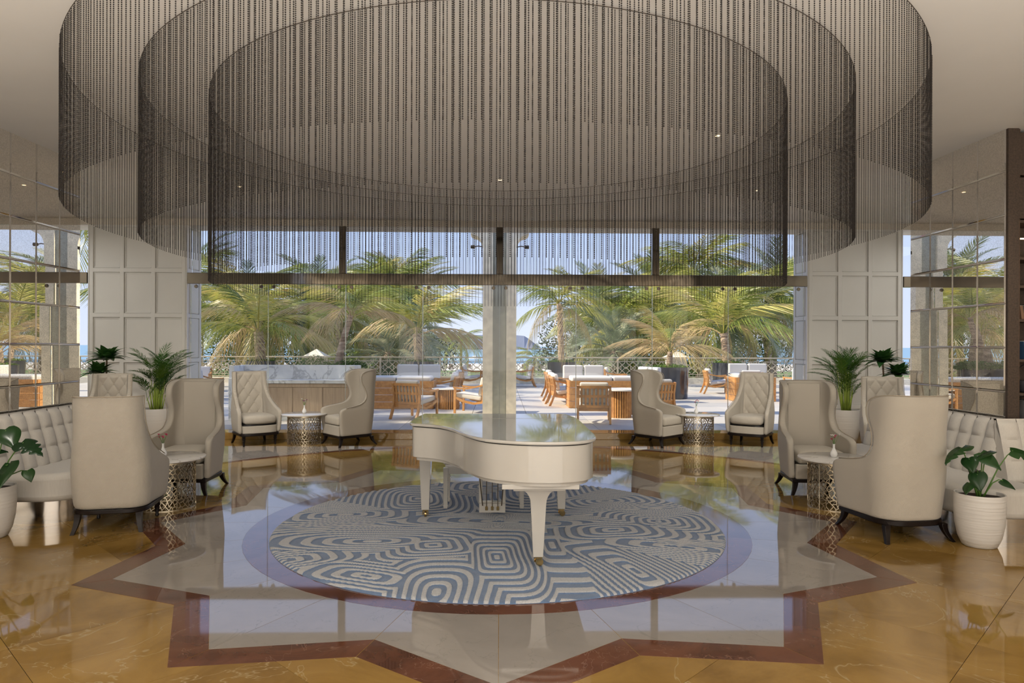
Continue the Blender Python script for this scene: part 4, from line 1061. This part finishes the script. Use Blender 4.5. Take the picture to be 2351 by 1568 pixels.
def monstera(x, y, leaves, label, r=.185, h=.43):
    t = thing('monstera', (x, y, 0), 0, label, 'plant', 'potted monsteras'); tall_pot(t, r, h)
    for (ex, ey, ez, az, el, s, k) in leaves:
        b0 = Vector((ex * .12, ey * .12, h * .92)); e_ = Vector((ex, ey, ez)); m_ = b0.lerp(e_, .5) + Vector((0, 0, .05))
        st_ = obj('stalk', MB().tube([b0, b0.lerp(m_, .6), m_, m_.lerp(e_, .6) + Vector((0, 0, .015)), e_], [.007, .006, .005, .0045, .0035], 6), M['stem'], t, smooth=180)
        o = obj('leaf', ml[k], None, st_, loc=e_, rot=(R(20), -el, az)); o.scale = (s, s, s)
monstera(3.93, 5.63, [(-.17, -.02, .80, R(200), R(-18), 1.15, 1), (-.13, -.06, .72, R(250), R(-40), .65, 0), (-.12, -.05, .52, R(215), R(-30), .6, 0), (.04, -.02, .76, R(185), R(-14), 1.0, 0), (-.01, -.05, .76, R(-60), R(-30), .85, 0),
    (.26, -.02, .78, R(-25), R(-10), .95, 1), (.12, -.1, .55, R(-50), R(-25), .5, 0), (-.09, -.10, .60, R(-110), R(-55), .7, 0), (.05, .1, .6, R(80), R(-10), .6, 0)], 'monstera in a ribbed white pot beside the right banquette')
monstera(-4.27, 5.93, [(.14, -.02, .90, R(-35), R(-35), 1.0, 0), (.30, -.04, .80, R(-15), R(-18), 1.05, 1), (.20, -.08, .62, R(-95), R(-45), 1.1, 0), (.33, -.03, .56, R(-30), R(-55), .5, 0), (.10, -.05, .56, R(-60), R(-50), .6, 0),
    (-.02, -.03, .72, R(10), R(10), .8, 0), (-.15, 0, .8, R(180), R(-20), 1, 1)], 'monstera in a ribbed white pot before the left banquette')

# ================================================================== TERRACE FURNITURE
def teak_armchair():
    t = thing('teak_armchair', (0, 0, TZ), 0, '', 'armchair', 'teak terrace armchairs')
    for s in (-1, 1):
        x = s * .31
        obj('leg', MB().beam((x, .30, 0), (x, .29, .56), .04, .05, (0, 1, 0)), M['teak'], t, bevel=.004, seg=1)
        b = MB(); pr = [(x, -.50, 0), (x, -.43, .15), (x, -.37, .33), (x, -.36, .50), (x, -.41, .74)]
        for a, c in zip(pr, pr[1:]): b.beam(a, c, .04, .052, (0, 1, 0))
        obj('leg', b, M['teak'], t)
        b = MB(); pr = [(x, -.38, .64), (x, -.22, .60), (x, 0, .555), (x, .18, .56), (x, .33, .575)]
        for a, c in zip(pr, pr[1:]): b.beam(a, c, .055, .035)
        obj('armrest', b, M['teak'], t)
        b = MB(); pr = [(x, -.36, .26), (x, -.15, .225), (x, .1, .27), (x, .29, .36)]
        for a, c in zip(pr, pr[1:]): b.beam(a, c, .032, .05)
        obj('side_rail', b, M['teak'], t)
    for y, z in ((-.335, .27), (.28, .33)): obj('rail', MB().box((0, y, z), (.60, .03, .06)), M['teak'], t)
    for z, y in ((.71, -.40), (.53, -.365), (.33, -.345)): obj('back_rail', MB().box((0, y, z), (.60, .028, .052)), M['teak'], t)
    for i in range(7): obj('slat', MB().beam((-.24 + .08 * i, -.35, .34), (-.24 + .08 * i, -.40, .70), .038, .016, (0, 1, 0)), M['teak'], t)
    obj('seat_cushion', MB().beam((0, -.30, .335), (0, .30, .41), .56, .10), M['outdoor_cushion'], t, bevel=.03, seg=3)
    obj('back_cushion', MB().beam((0, -.27, .40), (0, -.34, .80), .55, .10, (0, 1, 0)), M['outdoor_cushion'], t, bevel=.035, seg=3)
    return t
ta = teak_armchair()
CH = [(-1.72, 14.55, (.45, .9), 'teak armchair seen from behind nearest the glass left of the column'), (-.62, 15.75, (-.9, .25), 'teak armchair half hidden by the left side of the stone column'),
 (-1.45, 17.6, (-1, .12), 'nearest teak armchair of the row facing left toward the left box sofa'), (-1.52, 19.0, (-1, .1), 'second teak armchair of the row facing left toward the left box sofa'), (-1.5, 20.3, (-1, .1), 'farthest teak armchair of the row facing left toward the left box sofa'),
 (-.95, 25.6, (1, -.05), 'teak armchair by the far railing facing right, left of the column'), (.82, 25.6, (-1, -.05), 'teak armchair by the far railing facing left, right of the column'),
 (1.72, 17.7, (1, .1), 'nearest teak armchair of the row facing right toward the right box sofa'), (1.72, 18.7, (1, .1), 'second teak armchair of the row facing right toward the right box sofa'), (1.78, 20.5, (1, .1), 'farthest teak armchair of the row facing right toward the right box sofa'),
 (1.88, 13.85, (.12, 1), 'teak armchair with slatted back seen from behind nearest the glass right of the column'), (3.32, 15.1, (-.35, .95), 'teak armchair with slanting slats behind the wing chair right of the column'),
 (3.9, 23.2, (1, -.1), 'teak armchair facing right behind the back cushions of the right box sofa'), (7.0, 22.2, (1, -.1), 'teak armchair facing right beside the right-hand rear planter'), (7.55, 21.0, (.1, 1), 'teak armchair seen from behind beside the slatted teak drum far right'),
 (9.1, 21.0, (-.35, .94), 'teak armchair seen from behind at the far right near the window edge'),
 (-8.1, 19.4, (1, -.2), 'teak armchair with two cushions facing right at the far left'), (-9.6, 22.5, (.3, -1), 'teak armchair facing the viewer at the far left by the railing')]
for i, (x, y, d, lab) in enumerate(CH):
    if i == 0: ta.location = (x, y, TZ); ta.rotation_euler = (0, 0, face(*d)); ta['label'] = lab
    else: copy_tree(ta, (x, y, TZ), face(*d), lab)
def slat_table(x, y, r, h, label):
    t = thing('terrace_table', (x, y, TZ), 0, label, 'table', 'round terrace tables on slatted drums')
    obj('top', MB().lathe([(r, h - .03), (r + .01, h - .02), (r, h)], 40), M['outdoor_cushion'], t, smooth=40)
    obj('core', MB().lathe([(.215, 0), (.215, h - .03)], 24), M['book_brown'], t)
    sl = MB().box((.235, 0, (h - .03) / 2), (.03, .034, h - .03)).mesh('slat', M['teak'])
    for i in range(30): obj('slat', sl, None, t, rot=(0, 0, 2 * PI * i / 30))
slat_table(-1.20, 16.65, .42, .50, 'round white-topped terrace table on a slatted teak drum left of the column')
slat_table(2.55, 14.75, .42, .60, 'round white-topped terrace table on a slatted teak drum behind the wing chair')
slat_table(0.05, 25.9, .40, .55, 'round terrace table by the far railing hidden behind the column')
def box_sofa(x, y, rz, w, label, ncush=2):
    t = thing('box_sofa', (x, y, TZ), rz, label, 'sofa', 'teak box sofas on the terrace')
    for k in range(4):
        obj('board', MB().box((0, 0, .09 + .165 * k), (w, .035, .157)), M['teak'], t, bevel=.004, seg=1)
    for s in (-1, 1):
        for k in range(4): obj('board', MB().box((s * (w / 2 - .0), .42, .09 + .165 * k), (.035, .80, .157)), M['teak'], t, bevel=.004, seg=1)
    cw = (w - .1) / ncush
    for i in range(ncush):
        xx = -w / 2 + .05 + cw * (i + .5)
        obj('seat_cushion', MB().box((xx, .45, .70), (cw - .02, .8, .13)), M['outdoor_cushion'], t, bevel=.04, seg=3)
    return t
def bench_sofa(x, y, rz, w, label, n=2):
    t = thing('cushioned_bench', (x, y, TZ), rz, label, 'sofa', 'cushioned teak benches on the terrace')
    obj('base', MB().box((0, 0, .17), (w, .8, .30)), M['teak'], t, bevel=.01)
    cw = w / n
    for i in range(n):
        xx = -w / 2 + cw * (i + .5)
        obj('seat_cushion', MB().box((xx, .03, .40), (cw - .02, .8, .16)), M['outdoor_cushion'], t, bevel=.04, seg=3)
        obj('back_cushion', MB().box((xx, -.33, .70), (cw - .03, .15, .50)), M['outdoor_cushion'], t, bevel=.045, seg=3)
    return t
box_sofa(-2.45, 16.5, 0, 1.75, 'teak board box sofa with white cushions left of the column')
bench_sofa(-2.38, 20.3, PI, 1.3, 'white cushioned bench facing the viewer behind the left box sofa')
box_sofa(2.75, 16.8, 0, 2.1, 'teak board box sofa with white cushions right of the column')
bench_sofa(2.45, 20.0, PI, 1.22, 'white cushioned bench facing the viewer behind the right box sofa')
bench_sofa(3.75, 18.6, R(115), .9, 'white cushioned bench seen from the side beside the big dark planter')
box_sofa(7.0, 18.9, 0, 1.1, 'small teak board box sofa far right behind the buttoned armchair', 1)
bench_sofa(8.35, 18.1, R(180), 1.1, 'white cushioned bench with teak base at the far right window edge', 1)
bench_sofa(8.2, 22.6, PI, 1.3, 'white cushioned bench before the far right dark planter')
for x, y, w, l, lab in ((-2.1, 18.4, 2.6, 3.0, 'woven beige outdoor rug under the left terrace seating'), (2.5, 18.6, 2.7, 3.4, 'woven beige outdoor rug under the right terrace seating')):
    tag(obj('outdoor_rug', MB().box((0, 0, .004), (w, l, .006)), M['rug_out'], loc=(x, y, TZ - .0)), lab, 'rug')
# marble bar
ba = thing('marble_bar', (-4.12, 14.1, TZ), 0, 'outdoor bar counter of veined white marble and pale wood left of the column', 'bar counter')
for i in range(4): obj('front_panel', MB().box((-1.02 + .60 * i * 1.0 + .12, -.12, .40), (.593, .03, .52)), M['bar_wood'], ba, bevel=.003, seg=1)
obj('front_panel', MB().box((0, -.11, .70), (2.40, .03, .075)), M['bar_wood'], ba, bevel=.003, seg=1)
obj('kick', MB().box((0, -.08, .065), (2.42, .05, .13)), M['bar_marble'], ba)
obj('counter', MB().box((0, .1, .775), (2.44, .56, .065)), M['bar_marble'], ba, bevel=.004)
obj('splashback', MB().box((0, .44, .55), (2.44, .10, 1.09)), M['bar_marble'], ba, bevel=.004)
for s in (-1, 1):
    obj('end_panel', MB().box((s * 1.19, .15, .545), (.10, .66, 1.09)).box((s * 1.19, -.16, .42), (.10, .10, .84)), M['bar_marble'], ba, bevel=.004)
obj('carcass', MB().box((0, .12, .38), (2.3, .42, .72)), M['book_brown'], ba)

# ---- big planters
def ground_cover(r, n, seed, hgt=.14):
    rnd = random.Random(seed); b = MB()
    for i in range(n):
        a = rnd.uniform(0, 2 * PI); q = r * math.sqrt(rnd.random()); p = Vector((q * math.cos(a), q * math.sin(a), rnd.uniform(.0, hgt) * (1.1 - (q / r) ** 2 * .6)))
        d = Vector((rnd.uniform(-1, 1), rnd.uniform(-1, 1), rnd.uniform(0, 1))).normalized() * rnd.uniform(.03, .06); u = d.cross(Vector((rnd.uniform(-1, 1), rnd.uniform(-1, 1), 1))).normalized() * .014
        b.add([p, p + d * .5 + u, p + d, p + d * .5 - u], [(0, 1, 2, 3)])
    return b
gc = ground_cover(.52, 1500, 4).mesh('ground_cover', M['bush'])
PL = [(4.92, 20.1, .91, 'largest dark glazed round planter right of the column with a drooping palm'), (2.35, 26.3, .93, 'dark round planter behind the right white bench'), (8.45, 25.7, .97, 'dark round planter far right before the railing'),
      (-3.0, 26.3, .93, 'dark round planter behind the left white bench'), (-8.95, 26.3, .93, 'dark round planter far left before the railing'), (-4.55, 19.6, .95, 'dark round planter behind the marble bar with the leaning palm')]
pt = None
for i, (x, y, h, lab) in enumerate(PL):
    if pt is None:
        pt = thing('round_planter', (x, y, TZ), 0, lab, 'planter', 'dark round terrace planters')
        obj('pot', MB().lathe([(.50, 0), (.52, .02), (.545, .85), (.55, .91), (.52, .91), (.515, .83)], 48, cap=False), M['planter'], pt, smooth=40)
        obj('soil', MB().lathe([(.001, .85), (.52, .83)], 24, cap=False), M['soil'], pt)
        obj('ground_cover', gc, None, pt, kind='stuff', loc=(0, 0, .84))
    else: copy_tree(pt, (x, y, TZ), i * 1.1, lab)

# ---- palms
def palm_set(mat, seed, arch, droop, ang0=70, leaf=.34, vee=.2, n=36, lw=.0115):
    return [frond_mesh('frond', mat, 1.0, n, leaf * (.9 + .1 * k), lw, arch + .25 * (k - 1), droop, vee, .010, seed + k, ang0, 28, .16) for k in range(3)]
coco = palm_set(M['palm_green'], 10, .95, .9, leaf=.36, vee=.0)
date = palm_set(M['palm_grey'], 20, .75, .35, 55, .24, .35, 40, .014)
dry = palm_set(M['palm_dry'], 30, 1.35, 1.1, 65, .38, -.1)
def trunk_mesh(pts, r0, r1):
    n = len(pts); k = 18; out = []; rad = []
    for i in range(k + 1):
        t = i / k * (n - 1); a = min(n - 2, int(t)); out.append(Vector(pts[a]).lerp(Vector(pts[a + 1]), t - a)); rad.append((r0 + (r1 - r0) * i / k) * (1 + .10 * (i % 2)))
    return MB().tube(out, rad, 9)
def palm(x, y, z0, H, L, kind, nf, label, lean=(0, 0), seed=0, r0=.17, r1=.12, el0=-35, el1=80, group='palm trees beyond the terrace', dryn=0, name='palm_tree', sub=None):
    rnd = random.Random(seed); t = thing(name, (x, y, z0), 0, label, 'tree', group)
    top = Vector((lean[0], lean[1], H)); pts = [(0, 0, 0), (lean[0] * .25, lean[1] * .25, H * .35), (lean[0] * .6, lean[1] * .6, H * .7), top]
    obj('trunk', trunk_mesh(pts, r0, r1), M['trunk'], t, smooth=50)
    ms = {'coco': coco, 'date': date}[kind]
    for i in range(nf):
        m_ = dry[i % 3] if i < dryn else ms[i % 3]
        az = i * 2.39996 + rnd.uniform(-.25, .25); el = R(el0 + (el1 - el0) * (i / nf) ** .9 + rnd.uniform(-8, 8)); s = L * rnd.uniform(.85, 1.12)
        o = obj('frond', m_, None, t, loc=top + Vector((.05 * math.cos(az), .05 * math.sin(az), rnd.uniform(-.12, .1))), rot=orient(az, el)); o.scale = (s, s, s * rnd.uniform(.85, 1.1))
    return t
# terrace palms in the planters
GP = 'palms in the terrace planters'
palm(4.92, 20.1, TZ + .8, .55, 1.45, 'coco', 13, 'short palm with drooping straw-coloured fronds in the largest planter', (.02, 0), 1, .10, .07, 38, 88, GP, 11)
palm(2.35, 26.3, TZ + .8, 2.3, 2.0, 'coco', 16, 'slim palm in the planter behind the right white bench', (-.1, 0), 2, .12, .09, -10, 84, GP, 3)
palm(8.45, 25.7, TZ + .8, 1.2, 3.0, 'coco', 14, 'yellow-green palm with upright fronds in the planter far right', (-.15, 0), 3, .17, .13, 38, 86, GP, 2)
palm(-3.0, 26.3, TZ + .8, 1.15, 3.3, 'coco', 15, 'palm with ringed trunk and upright fronds behind the left white bench', (-.12, 0), 4, .19, .14, 35, 86, GP, 3)
palm(-8.95, 26.3, TZ + .8, 1.2, 2.7, 'coco', 15, 'leafy palm with upright fronds in the planter far left', (-.1, 0), 5, .20, .16, 25, 86, GP, 3)
palm(-4.55, 19.6, TZ + .8, 1.55, 1.7, 'coco', 12, 'leaning palm with hanging yellow fronds behind the marble bar', (.40, 0), 6, .11, .07, 30, 75, GP, 5)
# grove in the lower garden
G0 = -3.0
GR = [(-12.5, 33, 6.3, 3.4, 'coco', 'pale green palm at the far left beside the window edge'), (-10.3, 31, 5.9, 3.0, 'coco', 'bushy yellow-green palm behind the far left planter'), (-9.6, 34, 6.3, 3.2, 'date', 'grey-green palm rising behind the far left planter'),
 (-7.3, 33, 6.2, 3.1, 'coco', 'palm with thick fronds behind the marble bar, left of the leaning palm'), (-5.9, 36, 6.9, 3.4, 'coco', 'tall palm behind the leaning palm, its crown above the steel beam'), (-5.1, 31, 4.3, 3.0, 'date', 'low spreading dark date palm behind the railing left of the column'),
 (-4.9, 35, 5.2, 3.1, 'date', 'dark date palm behind the ringed palm left of the column'), (-5.6, 41, 8.0, 3.4, 'coco', 'tall yellowish palm reaching above the steel beam left of the column'), (-14, 40, 6.8, 3.8, 'date', 'far grey palm at the left edge of the grove'),
 (-8.5, 42, 7.2, 3.8, 'coco', 'tall far palm above the marble bar'), (-11.5, 44, 7.5, 4.2, 'date', 'far grey-green date palm behind the left grove'), (-6.3, 45, 7.6, 4.2, 'date', 'far dark date palm in the middle of the left grove'),
 (5.3, 32, 4.4, 3.3, 'date', 'broad silver-green date palm right of the slim terrace palm'), (6.0, 38, 5.6, 3.7, 'date', 'wide date palm whose fronds reach toward the column on the right'), (6.3, 34, 5.7, 3.4, 'coco', 'brownish palm behind the drooping short palm'),
 (7.4, 38, 6.6, 3.6, 'coco', 'tall palm behind the right grove middle'), (9.6, 32, 6.4, 3.2, 'coco', 'palm with ringed leaning trunk near the right window edge'), (11.4, 34, 6.2, 3.6, 'date', 'large dark date palm at the right window edge'),
 (11.6, 40, 8.9, 4.0, 'coco', 'tallest palm at the right, its crown above the steel beam'), (9.2, 42, 7.2, 4.2, 'date', 'far grey date palm in the right grove'), (6.0, 45, 7.0, 4.4, 'date', 'far silver date palm behind the right grove'), (14.2, 36, 6.8, 3.8, 'coco', 'far right palm beyond the window edge'),
 (-16.5, 34, 7.0, 3.8, 'coco', 'palm beyond the left window edge'), (16.5, 42, 8.0, 4.0, 'date', 'farthest right date palm beyond the window edge'), (-18.5, 41, 8.5, 4.0, 'date', 'farthest left date palm beyond the window edge')]
for i, (x, y, H, L, k, lab) in enumerate(GR):
    rnd = random.Random(i); palm(x, y, G0, H, L * .92, k, 24 if k == 'coco' else 30, lab, (rnd.uniform(-.6, .6), rnd.uniform(-.3, .3)), 50 + i, .2, .16, -22 if k == 'coco' else -35, 84, dryn=1 + i % 2)
for i, (x, y, H, L, lab) in enumerate([(-5.3, 62, 4.9, 2.3, 'small palm standing alone before the sea, second left of the column'), (-3.3, 60, 5.0, 2.2, 'small palm standing alone before the sea just left of the column'), (3.0, 60, 3.6, 1.8, 'small palm standing alone before the sea right of the column')]):
    palm(x, y, G0, H, L, 'coco', 18, lab, (0, 0), 90 + i, .13, .10, -40, 80)
for i, (x, y, H, L) in enumerate([(-14.5, 14.2, 7.5, 3.2), (-15.5, 17.2, 8.6, 3.4), (-14.2, 20.0, 7.0, 3.2), (-16.2, 22.6, 9.2, 3.6), (-13.6, 24.8, 6.0, 3.0)]):
    palm(x, y, TZ, H, L, 'coco', 20, '%s palm of the row along the left side of the terrace, out past the window' % ['nearest', 'second', 'third', 'fourth', 'farthest'][i], (0, 0), 120 + i, .18, .14, -25, 82)
# rounded garden trees that close the view between the palms
def leafy(x, y, z, rx, rz_, n, seed, label, mat='tree_dark', name='garden_tree'):
    rnd = random.Random(seed); t = thing(name, (x, y, G0), 0, label, 'tree', 'bushy trees behind the palms'); b = MB()
    cs = [(rnd.uniform(-.6, .6) * rx, rnd.uniform(-.4, .4) * rx, z + rnd.uniform(-.5, .6) * rz_, rnd.uniform(.4, .62) * rx) for _ in range(7)]
    for i in range(n):
        c = cs[i % 7]; d = Vector((rnd.gauss(0, 1), rnd.gauss(0, 1), rnd.gauss(0, 1))).normalized(); p = Vector(c[:3]) + d * c[3] * rnd.uniform(.75, 1.05)
        q = Vector((rnd.uniform(-1, 1), rnd.uniform(-1, 1), rnd.uniform(-.6, .8))).normalized() * rnd.uniform(.12, .26); u = q.cross(d).normalized() * .06
        b.add([p, p + q * .5 + u, p + q, p + q * .5 - u], [(0, 1, 2, 3)])
    obj('crown', b, M[mat], t, kind='stuff'); obj('trunk', MB().tube([(0, 0, 0), (.1, 0, z * .6), (0, 0, z)], [.2, .15, .1], 7), M['trunk'], t, smooth=180)
for i, (x, y, z, r, lab, m_) in enumerate([(-11, 48, 3.6, 4.2, 'dark bushy tree behind the far left palms', 'tree_dark'), (-6.2, 50, 3.6, 4.0, 'dark bushy tree behind the marble bar', 'tree_dark'), (-17, 47, 4, 4.6, 'dark bushy tree beyond the left window edge', 'tree_dark'),
      (5.6, 50, 3.6, 3.6, 'dark bushy tree behind the largest planter', 'tree_dark'), (10.4, 48, 3.8, 4.2, 'olive bushy tree behind the far right palms', 'bush'), (16, 47, 4.2, 4.6, 'dark bushy tree beyond the right window edge', 'tree_dark'), (-8.6, 38, 2.6, 2.4, 'low olive tree between the left palms', 'bush'), (7.9, 37, 2.6, 2.2, 'low olive tree between the right palms', 'bush'),
      (-9.8, 44, .8, 3.6, 'low green tree filling the gap at the far left', 'bush'), (-5.0, 44, .6, 3.4, 'low dark tree filling the gap behind the marble bar', 'tree_dark'), (5.0, 43, .8, 2.8, 'low green tree behind the slim terrace palm', 'bush'), (12.2, 43, .8, 4.0, 'low dark tree filling the gap at the right window edge', 'tree_dark'), (8.6, 45, .6, 3.0, 'low dark tree behind the right stone pier', 'tree_dark'), (-14.5, 42, .8, 4.0, 'low dark tree beyond the left window edge', 'tree_dark')]):
    leafy(x, y, z, r, r * .7, 5200, i, lab, m_)
# shrubs: bar planter shrub and hedge below the railing
def shrub(x, y, z, r, h, n, seed, label):
    g = MB(); rnd = random.Random(seed)
    for i in range(n):
        a = rnd.uniform(0, 2 * PI); k = rnd.random() ** .5; p = Vector((r * k * math.cos(a), r * k * math.sin(a), h * (1 - k * k * .7) * rnd.random())); d = Vector((rnd.uniform(-1, 1), rnd.uniform(-1, 1), rnd.uniform(.2, 1.4))).normalized() * rnd.uniform(.05, .10); u = d.cross(Vector((1, .3, .2))).normalized() * .014
        g.add([p, p + d * .5 + u, p + d, p + d * .5 - u], [(0, 1, 2, 3)])
    tag(obj('shrub', g, M['bush'], loc=(x, y, z)), label, 'shrub')
shrub(-5.15, 19.5, TZ + .84, .42, .40, 1300, 1, 'yellow-green feathery shrub above the marble bar')
shrub(-4.2, 19.5, TZ + .86, .5, .24, 1500, 2, 'low green groundcover around the foot of the leaning palm')
for i, x in enumerate([-16, -12.5, -9, -5.6, -2.4, 1.0, 4.2, 7.6, 11, 14.5]):
    shrub(x, 31.0, -.9, 1.8, 1.3 if abs(x) > 3 else .6, 2200, 20 + i, ['hedge shrub below the far left railing end', 'hedge shrub second from the left railing end', 'hedge shrub below the railing behind the far left planter', 'hedge shrub below the railing behind the marble bar', 'low hedge shrub below the railing just left of the column', 'low hedge shrub below the railing just right of the column', 'hedge shrub below the railing behind the right white bench', 'hedge shrub below the railing behind the right stone pier', 'hedge shrub below the railing near the right window edge', 'hedge shrub below the far right railing end'][i])
